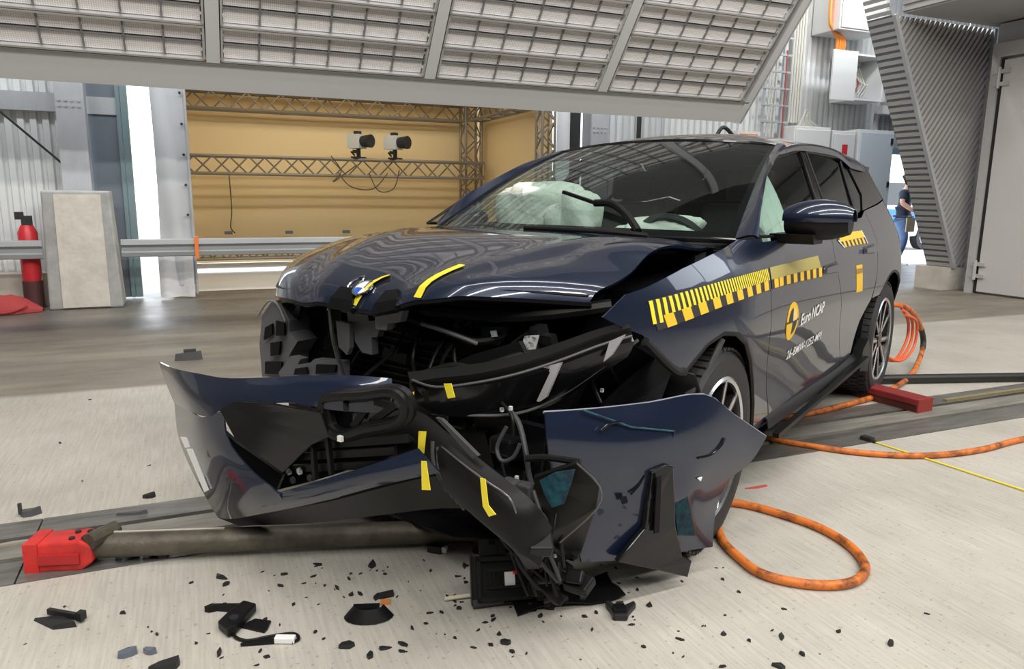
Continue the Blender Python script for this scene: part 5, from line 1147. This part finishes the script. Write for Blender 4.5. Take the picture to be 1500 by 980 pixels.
MB().sheet(rows, .02).build('curtain_airbag', mat('curtain_fabric', (.55, .66, .60), .75, bump=(9, .4, (1, 1, 1))), car, True, 70)
# wiper, standing off the glass
wp = pipe('wiper_arm', [(2.53, .46, 1.13), (2.48, .38, 1.19), (2.45, .29, 1.235), (2.44, .20, 1.238)], .016, M_plast, car, 6)
MB().beam((2.45, .21, 1.238), (2.43, .03, 1.284), .020, .014).build('wiper_blade', M_plast, wp)
pipe('wiper_arm', [(2.62, .55, 1.12), (2.655, .35, 1.13), (2.68, .0, 1.132)], .010, M_plast, car, 5)
# ================================================================ things on the floor
M_opipe = mat('orange_hose', (.66, .18, .03), .5, noise=(14, (.12, .04, .015), (.34, .54), (1, 1, 1)))
M_sleeve = mat('hose_sleeve', (.035, .033, .032), .6)
def hose(name, lab, pts, r=.0155, k=8, cat='hose'):
    return tag(MB().tube(spline(pts, k), r, 10).build(name, M_opipe, smooth=True), lab, cat)
hose('orange_hose', 'long scuffed orange hose lying across the floor to the right edge', [(.95, 4.2, .016), (1.2, 3.9, .016), (1.37, 3.741, .016), (1.521, 3.648, .016), (1.724, 3.551, .016), (1.942, 3.508, .016), (2.155, 3.524, .016), (2.415, 3.613, .016), (2.742, 3.786, .016), (3.3, 4.0, .016), (3.9, 3.9, .016)])
hose('orange_hose', 'orange hose looped on the floor beside the front wheel', [(.50, 3.05, .016), (.70, 2.96, .016), (.835, 2.912, .016), (.959, 2.894, .016), (1.083, 2.803, .016), (1.196, 2.675, .016), (1.247, 2.523, .016), (1.235, 2.38, .016), (1.17, 2.285, .016), (1.077, 2.244, .016), (.957, 2.254, .016), (.853, 2.315, .016), (.808, 2.435, .016), (.790, 2.55, .016), (.80, 2.66, .016)], .0165)
h3 = thing('orange_hose', 'orange hose with a black sleeve rising to the car rear', 'hose', (2.13, 4.451, 0))
O3 = Vector((2.13, 4.451, 0)); P3 = [Vector(p)-O3 for p in [(1.10, 4.05, .02), (1.4, 4.06, .02), (1.543, 4.113, .02), (1.684, 4.172, .02), (1.894, 4.292, .02), (2.13, 4.451, .02), (2.40, 4.66, .02), (2.78, 5.05, .03), (3.05, 5.42, .07), (3.22, 5.68, .16), (3.13, 5.585, .31), (2.90, 5.29, .46), (2.68, 5.05, .55), (2.50, 4.98, .56)]]
S3 = spline(P3, 8); MB().tube(S3, .018, 10).build('hose', M_opipe, h3, True)
MB().tube(S3[70:80], .0215, 10).build('sleeve', M_sleeve, h3, True)
for k in range(3):
    pts = [Vector((2.66+.02*k, 5.02, .55-.03*k))-O3, Vector((2.85+.03*k, 5.25, .40))-O3, Vector((2.86+.03*k, 5.27, .25-.02*k))-O3, Vector((2.66+.02*k, 5.04, .16))-O3, Vector((2.50, 4.95, .25))-O3]
    MB().tube(spline(pts, 8), .010, 8).build('thin_coil', mat('red_orange_cable', (.75, .13, .04), .45), h3, True)
# steel pipe with red clamp in front of the bumper
M_rust = mat('rusty_pipe', (.13, .115, .09), .5, .3, noise=(7, (.06, .05, .038), (.35, .65), (1, 1, 1)), bump=(25, .25, (1, 1, 1)))
pi_ = thing('steel_pipe', 'worn steel pipe ending in a red clamp before the bumper', 'pipe', (-1.40, 2.375, 0), math.atan2(.16, 1.22))
MB().tube([(-.02, 0, .062), (.6, 0, .062), (1.2, 0, .055), (1.75, 0, .05)], .042, 16).build('tube', M_rust, pi_, True)
MB().tube([(-.04, .012, .105), (.15, .008, .104), (.40, .002, .104)], .006, 6).build('weld_bead', mat('weld', (.42, .40, .34), .4, .6), pi_, True)
M_redc = mat('clamp_red', (.60, .03, .025), .42, noise=(9, (.35, .02, .02), (.3, .55), (1, 1, 1)))
b = MB(); b.prism([(-.225, .0), (-.06, .0), (-.02, .03), (-.02, .085), (-.06, .108), (-.225, .10)], -.055, .055, 'y')
cl = bevel(b.build('clamp', M_redc, pi_), .008, 2)
MB().box(-.235, -.19, -.06, .06, .0, .104).build('clamp_jaw', M_redc, cl); MB().box(-.19, -.06, -.063, -.055, .03, .065).build('clamp_web', mat('red_shadow', (.42, .02, .02), .5), cl)
for k in range(2):
    for j in range(2): MB().cyl((-.09+.04*k, -.03+.05*j, .10), (-.09+.04*k, -.03+.05*j, .113), .010, 8).build('clamp_bolt', M_blk, cl)
MB().cyl((-.03, -.05, .10), (.02, .05, .10), .03, 10).build('clamp_nut', M_rust, cl)
# red beam, black bar, brass rail, yellow line
rb = thing('red_beam', 'red steel beam on the floor behind the rear wheel', 'beam', (2.50, 4.33, 0), math.radians(118))
bevel(MB().box(0, .9, -.07, .07, .045, .085).build('top_flange', mat('beam_red', (.24, .025, .025), .45, noise=(8, (.18, .02, .02), (.3, .6), (1, 1, 1))), rb), .006)
MB().box(.0, .9, -.062, -.05, .0, .045).box(0, .9, .05, .062, 0, .045).build('web', mat('beam_dark', (.09, .02, .02), .5), rb)
MB().box(-.012, 0, -.07, .07, 0, .085).build('end_plate', mat('beam_red2', (.28, .035, .03), .5), rb)
bar = thing('black_bar', 'black round bar lying on the floor at right', 'bar', (2.714, 5.027, 0), math.atan2(.10, .936))
MB().tube([(-.4, 0, .035), (3.2, 0, .035)], .032, 12).build('rod', mat('bar_black', (.035, .035, .035), .4, .4), bar, True); MB().tube([(3.2, 0, .035), (3.3, 0, .035)], .04, 12).build('collar', M_blk, bar, True)
tag(MB().box(4.35, 9, 3.075, 3.105, .003, .018).build('brass_rail', mat('brass', (.38, .32, .18), .4, .5), rotz=TH), 'thin brass coloured rail lying along the floor track', 'rail')
tag(MB().tube([(1.917, 3.75, .006), (2.05, 3.51, .006), (2.277, 3.097, .006), (2.6, 2.6, .006)], .0042, 6).build('measuring_tape', M_yel3), 'thin yellow measuring line on the floor at right', 'tape measure')
tag(MB().box(-.03, .03, -.02, .02, 0, .02).box(.03, .05, -.01, .01, 0, .01).build('tape_hook', M_blk, loc=(1.90, 3.775, .003), rotz=-1.0), 'small dark hook at the end of the yellow line', 'hook')
tag(MB().add([(1.04, 3.09, .001), (1.10, 3.10, .001), (1.15, 3.125, .001), (1.15, 3.145, .001), (1.09, 3.12, .001), (1.04, 3.10, .001), (1.04, 3.09, .002), (1.10, 3.10, .002), (1.15, 3.125, .002), (1.15, 3.145, .002), (1.09, 3.12, .002), (1.04, 3.10, .002)], [(0, 1, 2, 3, 4, 5), (11, 10, 9, 8, 7, 6)]+[(i, (i+1) % 6, 6+(i+1) % 6, 6+i) for i in range(6)]).build('chalk_mark', mat('chalk_red', (.55, .08, .07), .8)), 'short red chalk mark beside the front wheel', 'mark')

# ---------------------------------------------------------------- crushed sensor module in front of the car
MS = 1.2
mo2 = thing('sensor_module', 'crushed black sensor module with white label on the floor', 'electronic module', (-.005, 2.16, 0), math.radians(8))
MT = Matrix.Translation((0.02, 0, .075)) @ Matrix.Scale(1.2, 4) @ Matrix.Rotation(math.radians(-28), 4, 'X')
bevel(MB().box(-.115, .12, -.012, .03, -.065, .065, MT).build('housing', M_plast, mo2), .006)
fr_ = MB().box(-.10, .05, -.03, -.012, -.055, -.045, MT).box(-.10, .05, -.03, -.012, .045, .055, MT).box(-.10, -.09, -.03, -.012, -.055, .055, MT).box(.04, .05, -.03, -.012, -.055, .055, MT).box(-.075, .03, -.022, -.012, -.025, -.018, MT).box(-.075, .03, -.022, -.012, .018, .025, MT)
for k in range(4): fr_.box(-.07+k*.012, -.064+k*.012, -.02, -.012, -.018, .018, MT)
fr_.build('frame', M_plast, mo2)
MB().box(-.028, .0, -.018, -.012, -.018, .016, MT).build('label', M_wht, mo2); MB().box(-.005, .008, -.02, -.012, .010, .022, MT).build('red_button', M_red, mo2)
rr = random.Random(11)
for k in range(16):
    x = rr.uniform(.04, .15); z = rr.uniform(-.06, .07); y = rr.uniform(-.035, .01); s = rr.uniform(.008, .02)
    bevel(MB().box(x-s, x+s, y-s, y+s, z-s, z+s, MT @ Matrix.Rotation(rr.uniform(-.6, .6), 4, 'Y')).build('broken_piece', M_plast if k % 3 else M_grypl, mo2), .003)
for k in range(5):
    x = rr.uniform(-.1, .12); MB().box(x-.012, x+.012, -.02, .02, .06, .08+.02*rr.random(), MT).build('broken_tab', M_plast, mo2)
MB().cyl((-.115, -.04, .016), (-.02, -.035, .022), .014, 8).build('connector', M_grypl, mo2)
for k in range(4): MB().tube(spline([(.10, 0, .07), (.13+.02*k, .02, .14), (.15, .05+.02*k, .22), (.16+.02*k, .08, .32)], 5), .006, 6).build('wire', M_plast, mo2, True)
tag(MB().cyl((-.205, 2.145, .009), (-.12, 2.165, .012), .0065, 8).build('wooden_stick', mat('cream', (.62, .58, .45), .6)), 'short cream stick poking from the sensor module', 'stick')
sp_ = thing('splash_shield', 'torn black splash shield lying under the sensor module', 'shield', (.14, 2.20, 0), .3)
rows = [[(-.15+.06*i, -.10+.05*j+.01*math.sin(i), .006+.018*abs(math.sin(i*.7+j))) for i in range(7)] for j in range(4)]
MB().sheet(rows, .005).build('sheet', M_plast, sp_, True, 60)
for k in range(3): MB().cbox((-.05+.06*k, -.08, .022), (.02, .015, .02)).build('tab', M_grypl, sp_)

# ---------------------------------------------------------------- debris
def chip_mesh(seed, n=6, t=.006, asp=1.0, bend=.15):
    r = random.Random(seed); pts = []
    for k in range(n):
        a = 2*PI*k/n+r.uniform(-.35, .35); q = r.uniform(.55, 1.0); pts.append(Vector((q*math.cos(a), q*math.sin(a)*asp, 0)))
    b = MB(); lo = [Vector((p.x, p.y, .0)) for p in pts]; up = [Vector((p.x*.92, p.y*.92, t+bend*max(0, p.x)*r.uniform(.2, 1))) for p in pts]
    b.add(lo+up, [tuple(range(n))[::-1], tuple(range(n, 2*n))]+[(i, (i+1) % n, n+(i+1) % n, n+i) for i in range(n)]); return b
def debris(name, lab, cat, xy, scale, rot, seed, m, n=7, asp=.5, t=.25, bend=.4, parts=()):
    d = thing(name, lab, cat, (xy[0], xy[1], 0), rot) if parts else None
    me = chip_mesh(seed, n, t, asp, bend); me.v = [(a*scale, b_*scale, c*scale) for a, b_, c in me.v]
    if d is None:
        o = me.build(name, m, loc=(xy[0], xy[1], 0.0005), rotz=rot); return tag(o, lab, cat)
    me.build('shard', m, d)
    for nm, mm, bx_ in parts: MB().box(*[q*scale for q in bx_]).build(nm, mm, d)
    return d
M_shard = mat('shard_black', (.018, .018, .019), .45); M_shine = mat('shard_shiny', (.10, .12, .16), .2, coat=.6); M_shg = mat('shard_grey', (.08, .08, .085), .5)
debris('plastic_block', 'dark ribbed plastic block on the dirty floor behind the bumper', 'debris', (-2.48, 5.54), .11, .4, 1, M_shg, 6, .5, .5, .2, [('rib', M_grypl, (-.3, .5, -.1, .0, .4, .75)), ('rib', M_grypl, (-.3, .5, .12, .22, .4, .75))])
debris('plastic_shard', 'upright grey shard on the floor at far left', 'debris', (-1.905, 2.745), .045, .3, 2, M_shg, 6, .6, .5, .5, [('tab', M_grypl, (-.8, -.55, -.15, .15, .2, 1.2))])
debris('plastic_shard', 'triangular black shard with a ribbed edge at lower left', 'debris', (-1.345, 2.0), .085, -.25, 33, M_shard, 4, .55, .12, .15, [('rib', M_shard, (-.7, .75, .28, .42, .08, .28)), ('hook', M_shard, (.62, .85, .2, .45, .1, .4))])
# the clamp shaped bracket and its cable
cb = thing('bracket', 'black clamp shaped bracket lying on the floor at lower left', 'bracket', (-.822, 2.024, 0), math.radians(-28))
bevel(MB().prism([(-.03, .06), (.02, .065), (.06, -.05), (.055, -.075), (-.005, -.06), (-.02, -.01)], .004, .032, 'z').build('body', M_plast, cb), .005)
MB().prism([(-.03, .06), (-.115, .01), (-.12, -.012), (-.105, -.01), (-.09, .01), (-.02, .035)], .002, .02, 'z').build('hook', M_plast, cb)
MB().prism([(.04, -.02), (.125, -.005), (.12, .012), (.10, .045), (.05, .03)], .002, .008, 'z').build('flap', M_plast, cb)
MB().cyl((.03, -.03, .03), (.03, -.03, .04), .014, 10).build('screw', M_blk, cb)
cbl = thing('sensor_cable', 'short black cable with a white plug on the floor', 'cable', (-.73, 1.93, 0), 0)
MB().tube(spline([(-.07, .05, .006), (-.065, .01, .006), (-.02, -.012, .006), (.04, .01, .006), (.10, .025, .006), (.125, .0, .006), (.11, -.02, .006)], 6), .005, 6).build('cable', M_plast, cbl, True)
bevel(MB().box(.06, .118, -.022, .0, .002, .020).build('plug', M_wht, cbl), .003)
MB().prism([(-.03, -.035), (.06, -.022), (.06, -.008), (-.01, -.018)], .002, .012, 'z').build('plug_tail', M_plast, cbl)
# curved piece with orange reflector
cvp = thing('arched_trim', 'arched black trim piece with an orange chip on the floor', 'debris', (-.43, 2.085, 0), .1)
rows = [[(.075*math.cos(a)*s, -.03+.05*math.sin(a)*s, .004+.03*(1-s)*3) for a in [PI+PI*k/10 for k in range(11)]] for s in (1.0, .9, .72, .6)]
MB().sheet(rows, .006).build('trim', M_plast, cvp, True, 60); MB().box(-.05, .03, -.015, .012, .004, .02).build('rib', M_plast, cvp)
MB().box(.03, .06, .03, .055, .0, .008).build('orange_chip', mat('amber', (.55, .22, .06), .4), cvp)
debris('plastic_shard', 'flat black strip just behind the arched trim piece', 'debris', (-.40, 2.17), .05, .35, 41, M_shard, 6, .35, .2, .2)
yb = thing('bracket', 'black fork shaped bracket on the floor right of the module', 'bracket', (.334, 2.085, 0), .1)
bevel(MB().prism([(-.03, .04), (-.015, .045), (0, .015), (.03, .018), (.062, .038), (.064, .02), (.035, -.015), (.02, -.045), (-.02, -.04), (-.022, .0)], .002, .022, 'z').build('body', M_shard, yb), .004); MB().box(-.015, .02, -.03, .0, .02, .035).build('boss', M_plast, yb)
debris('plastic_shard', 'dark shiny shard, left of a pair near the bottom edge', 'debris', (-1.06, 1.853), .035, .3, 51, M_shine, 7, .6, .4, .3)
debris('plastic_shard', 'shiny pale edged shard, right of a pair near the bottom edge', 'debris', (-1.0, 1.862), .035, -.2, 52, M_shine, 6, .4, .4, .3)
debris('lamp_shard', 'shiny shard under the pipe next to the red clamp', 'debris', (-1.34, 2.40), .045, .6, 53, M_shine, 7, .5, .3, .5)
debris('lamp_shard', 'bright bluish shard under the pipe, middle of three', 'debris', (-1.275, 2.425), .035, 1.2, 54, mat('shard_bright', (.35, .38, .42), .2), 6, .6, .8, .5)
debris('plastic_shard', 'black leaning shard under the pipe, farthest from the clamp', 'debris', (-1.235, 2.425), .042, -.4, 55, M_shard, 5, .7, .6, .7)
cn2 = debris('cable_plug', 'broken plug with a white socket on the floor under the beam', 'debris', (-.265, 2.48), .045, -.3, 56, M_shard, 8, .5, .5, .3, [('white_socket', M_wht, (.5, .95, -.25, .15, .1, .55)), ('wire', M_plast, (-1, -.3, .2, .3, .3, .42))])
ms2 = debris('plastic_lump', 'tangled black plastic lump behind the sensor module', 'debris', (-.08, 2.50), .085, .1, 57, M_plast, 9, .6, .6, .4, [('fin', M_plast, (-.7, .2, -.1, .0, .3, .95)), ('fin', M_plast, (-.2, .9, .2, .3, .3, .8)), ('arm', M_plast, (.2, 1.5, -.5, -.35, .05, .25))])
debris('plastic_shard', 'ragged black shard cut by the bottom edge at left', 'debris', (-.925, 1.80), .05, .3, 58, M_shard, 8, .5, .3, .3)
debris('plastic_shard', 'small rectangular black shard left of the white plug', 'debris', (-.808, 1.862), .022, 1.9, 59, M_shard, 5, .5, .4, .1)
debris('plastic_shard', 'lone black chip on the clear floor at lower right', 'debris', (1.105, 1.94), .018, .8, 60, M_shard, 6, .6, .5, .2)
debris('wood_splinter', 'pale flat splinter on the floor track at far left', 'debris', (-1.80, 2.50), .09, .4, 61, mat('splinter', (.30, .27, .22), .7), 7, .16, .1, .05)
debris('wood_splinter', 'brown flat splinter on the track beside the red clamp', 'debris', (-1.66, 2.49), .05, .3, 62, mat('splinter_brown', (.20, .15, .10), .7), 7, .3, .1, .05)
debris('metal_strip', 'bent grey metal strip on the track before the bumper', 'debris', (-1.50, 2.76), .08, .2, 63, M_shg, 7, .16, .15, .15)
debris('plastic_shard', 'small black clip on the slab edge before the bumper', 'debris', (-1.52, 2.93), .03, .5, 64, M_shard, 7, .5, .5, .4)
# the scatter of small chips
shapes = []
for k in range(14):
    b = chip_mesh(100+k, rnd.choice((4, 5, 6, 7)), rnd.uniform(.15, .4), rnd.uniform(.3, .8), rnd.uniform(0, .5)); me = b.mesh('chip'); me.materials.append(M_shard); shapes.append(me)
r5 = random.Random(21); n = 0
while n < 175:
    if n < 120: x = r5.gauss(-.28, .42); y = r5.gauss(2.16, .22)
    elif n < 150: x = r5.uniform(-1.1, .75); y = r5.uniform(1.78, 2.35)
    else: x = r5.gauss(.35, .25); y = r5.gauss(2.15, .2)
    if not (-1.9 < x < 1.2 and 1.76 < y < 2.62) or (y > 2.44+.1*x and x < -.1): continue
    if (x < -1.25 and y > 2.3): continue
    s = min(.034, .0075*math.exp(r5.gauss(0, .6))+.0025)
    o = link('plastic_chip', r5.choice(shapes), None, (x, y, .0005), (0, 0, r5.uniform(0, 6.28))); o.scale = (s, s, s)
    tag(o, 'small black plastic chip scattered on the concrete before the car', 'debris', 'small plastic chips on the floor'); n += 1
for (x, y) in [(-1.7, 3.3), (-1.35, 3.35), (-2.3, 3.6), (-1.6, 4.2), (-1.9, 3.1), (-1.3, 3.9), (.72, 2.3), (.75, 2.22), (.86, 2.12), (.98, 2.0), (.70, 1.95), (1.3, 2.1), (-1.7, 2.25), (-2.6, 4.4), (-1.62, 3.55)]:
    s = .012; o = link('plastic_chip', shapes[int(abs(x*10)) % 14], None, (x, y, .0005), (0, 0, x*7)); o.scale = (s, s, s)
    tag(o, 'small black plastic chip lying apart on the clear concrete', 'debris', 'stray plastic chips')

# ---------------------------------------------------------------- person and parked vehicle outside the doorway
M_skin = mat('skin', (.55, .30, .23), .55); M_tee = mat('navy_shirt', (.02, .03, .055), .8); M_jean = mat('jeans', (.13, .22, .42), .85, noise=(20, (.09, .15, .32), (.3, .7), (1, 1, 1))); M_shoe = mat('sneaker', (.62, .63, .66), .6); M_hair = mat('hair', (.05, .035, .025), .7)
def skinned(name, verts, edges, root, m, parent, sub=2):
    me = bpy.data.meshes.new(name); me.from_pydata([v[:3] for v in verts], edges, []); o = link(name, me, parent)
    me.materials.append(m); md = o.modifiers.new('skin', 'SKIN'); md.use_smooth_shade = True
    if not me.skin_vertices: bpy.context.view_layer.update()
    lay = me.skin_vertices[0].data if me.skin_vertices else None
    if lay:
        for i, v in enumerate(verts): lay[i].radius = (v[3], v[4] if len(v) > 4 else v[3]); lay[i].use_root = (i == root)
    s = o.modifiers.new('sub', 'SUBSURF'); s.levels = sub; s.render_levels = sub; return o
pe = thing('person', 'person in dark shirt and jeans walking past the doorway', 'person', wn(12.90, 10.5, -.02), TH+math.radians(25))
body = skinned('body', [(0, 0, .98, .09, .07), (0, 0, 1.12, .10, .07), (0, -.01, 1.30, .12, .08), (0, -.02, 1.42, .11, .07), (0, -.03, 1.50, .06), (0, -.05, 1.58, .055), (0, -.07, 1.66, .085, .10), (0, -.07, 1.75, .075, .09),
    (-.18, -.02, 1.41, .065), (-.27, -.03, 1.22, .05), (-.24, -.20, 1.10, .042), (-.16, -.32, 1.06, .032), (.18, -.02, 1.41, .065), (.25, .02, 1.18, .05), (.24, -.08, .95, .04), (.24, -.12, .86, .033),
    (-.10, 0, .88, .06), (-.11, -.10, .52, .05), (-.11, .02, .12, .04), (.10, 0, .88, .06), (.12, .12, .52, .05), (.12, .30, .18, .04)],
    [(0, 1), (1, 2), (2, 3), (3, 4), (4, 5), (5, 6), (6, 7), (3, 8), (8, 9), (9, 10), (10, 11), (3, 12), (12, 13), (13, 14), (14, 15), (0, 16), (16, 17), (17, 18), (0, 19), (19, 20), (20, 21)], 0, M_skin, pe)
skinned('shirt', [(0, 0, .93, .165, .125), (0, 0, 1.0, .165, .125), (0, 0, 1.12, .165, .115), (0, -.01, 1.30, .185, .125), (0, -.02, 1.42, .165, .105), (0, -.03, 1.48, .08), (-.18, -.02, 1.41, .08), (-.25, -.03, 1.27, .068), (.18, -.02, 1.41, .08), (.24, .01, 1.26, .068)], [(0, 1), (1, 2), (2, 3), (3, 4), (4, 5), (4, 6), (6, 7), (4, 8), (8, 9)], 1, M_tee, pe)
skinned('jeans', [(0, 0, .98, .16, .125), (-.10, 0, .88, .115), (-.11, -.10, .52, .085), (-.11, .02, .10, .068), (.10, 0, .88, .115), (.12, .12, .52, .085), (.12, .30, .16, .066)], [(0, 1), (1, 2), (2, 3), (0, 4), (4, 5), (5, 6)], 0, M_jean, pe)
skinned('hair', [(0, -.06, 1.70, .088, .10), (0, -.06, 1.78, .085, .095), (0, -.02, 1.68, .075)], [(0, 1), (0, 2)], 0, M_hair, pe, 2)
MB().box(-.17, .17, -.13, .13, .95, .985).build('belt', mat('belt', (.03, .03, .04), .6), pe)
for s, y, z in ((-.11, -.02, 0), (.12, .27, .05)):
    rows = [[(s-.05*w_, y+.10-.28*t, z+.01+.075*h*(1-.45*t)) for w_, h in ((-1, 0), (-.9, .7), (-.4, 1), (.4, 1), (.9, .7), (1, 0))] for t in (0, .25, .5, .75, 1)]
    MB().sheet(rows, .02).build('shoe', M_shoe, pe, True)
for q in range(5): MB().tube(spline([(-.16+.012*q, -.32, 1.06), (-.15+.012*q, -.37, 1.04), (-.14+.012*q, -.39, 1.0)], 3), .008, 6).build('finger', M_skin, pe, True)
tag(MB().box(-.16, .14, -.01, .01, 0, .27).build('cardboard_sheet', mat('cardboard', (.50, .42, .30), .8), loc=wn(12.64, 10.1, .66), rotz=TH+.2), 'beige cardboard sheet carried at the leg of the person', 'cardboard')
ve = thing('parked_van', 'white and blue van parked in the yard behind the person', 'van', wn(16.2, 13.6, -.02), TH+math.radians(4))
bevel(MB().prism([(-2.4, .35), (2.4, .35), (2.4, 1.0), (2.0, 1.1), (1.4, 1.85), (-2.4, 1.9)], 0, 1.8, 'y').build('body', mat('van_white', (.75, .78, .80), .35), ve), .05)
MB().box(-2.38, 2.3, -.012, .0, .75, 1.05).build('blue_stripe', mat('van_blue', (.05, .22, .55), .4), ve); MB().box(-1.0, 1.3, -.012, 0, 1.15, 1.7).build('window', M_gls_rear, ve)
for x in (-1.5, 1.5):
    Mw = Matrix.Translation((x, .08, .34)) @ Matrix.Rotation(PI/2, 4, 'X')
    w_ = MB().lathe([(.20, -.1), (.33, -.1), (.34, .0), (.33, .1), (.20, .1)], 28, Mw).build('tire', M_tire, ve, True, 30)
    MB().lathe([(.0, .06), (.20, .09), (.205, -.05), (0, -.05)], 24, Mw, close=False).build('rim', mat('van_rim', (.6, .6, .62), .3, .5), w_, True, 30)
    for k in range(5): MB().box(.03, .18, -.025, .025, .08, .105, Mw @ Matrix.Rotation(2*PI*k/5, 4, 'Z')).build('spoke', M_rim, w_)
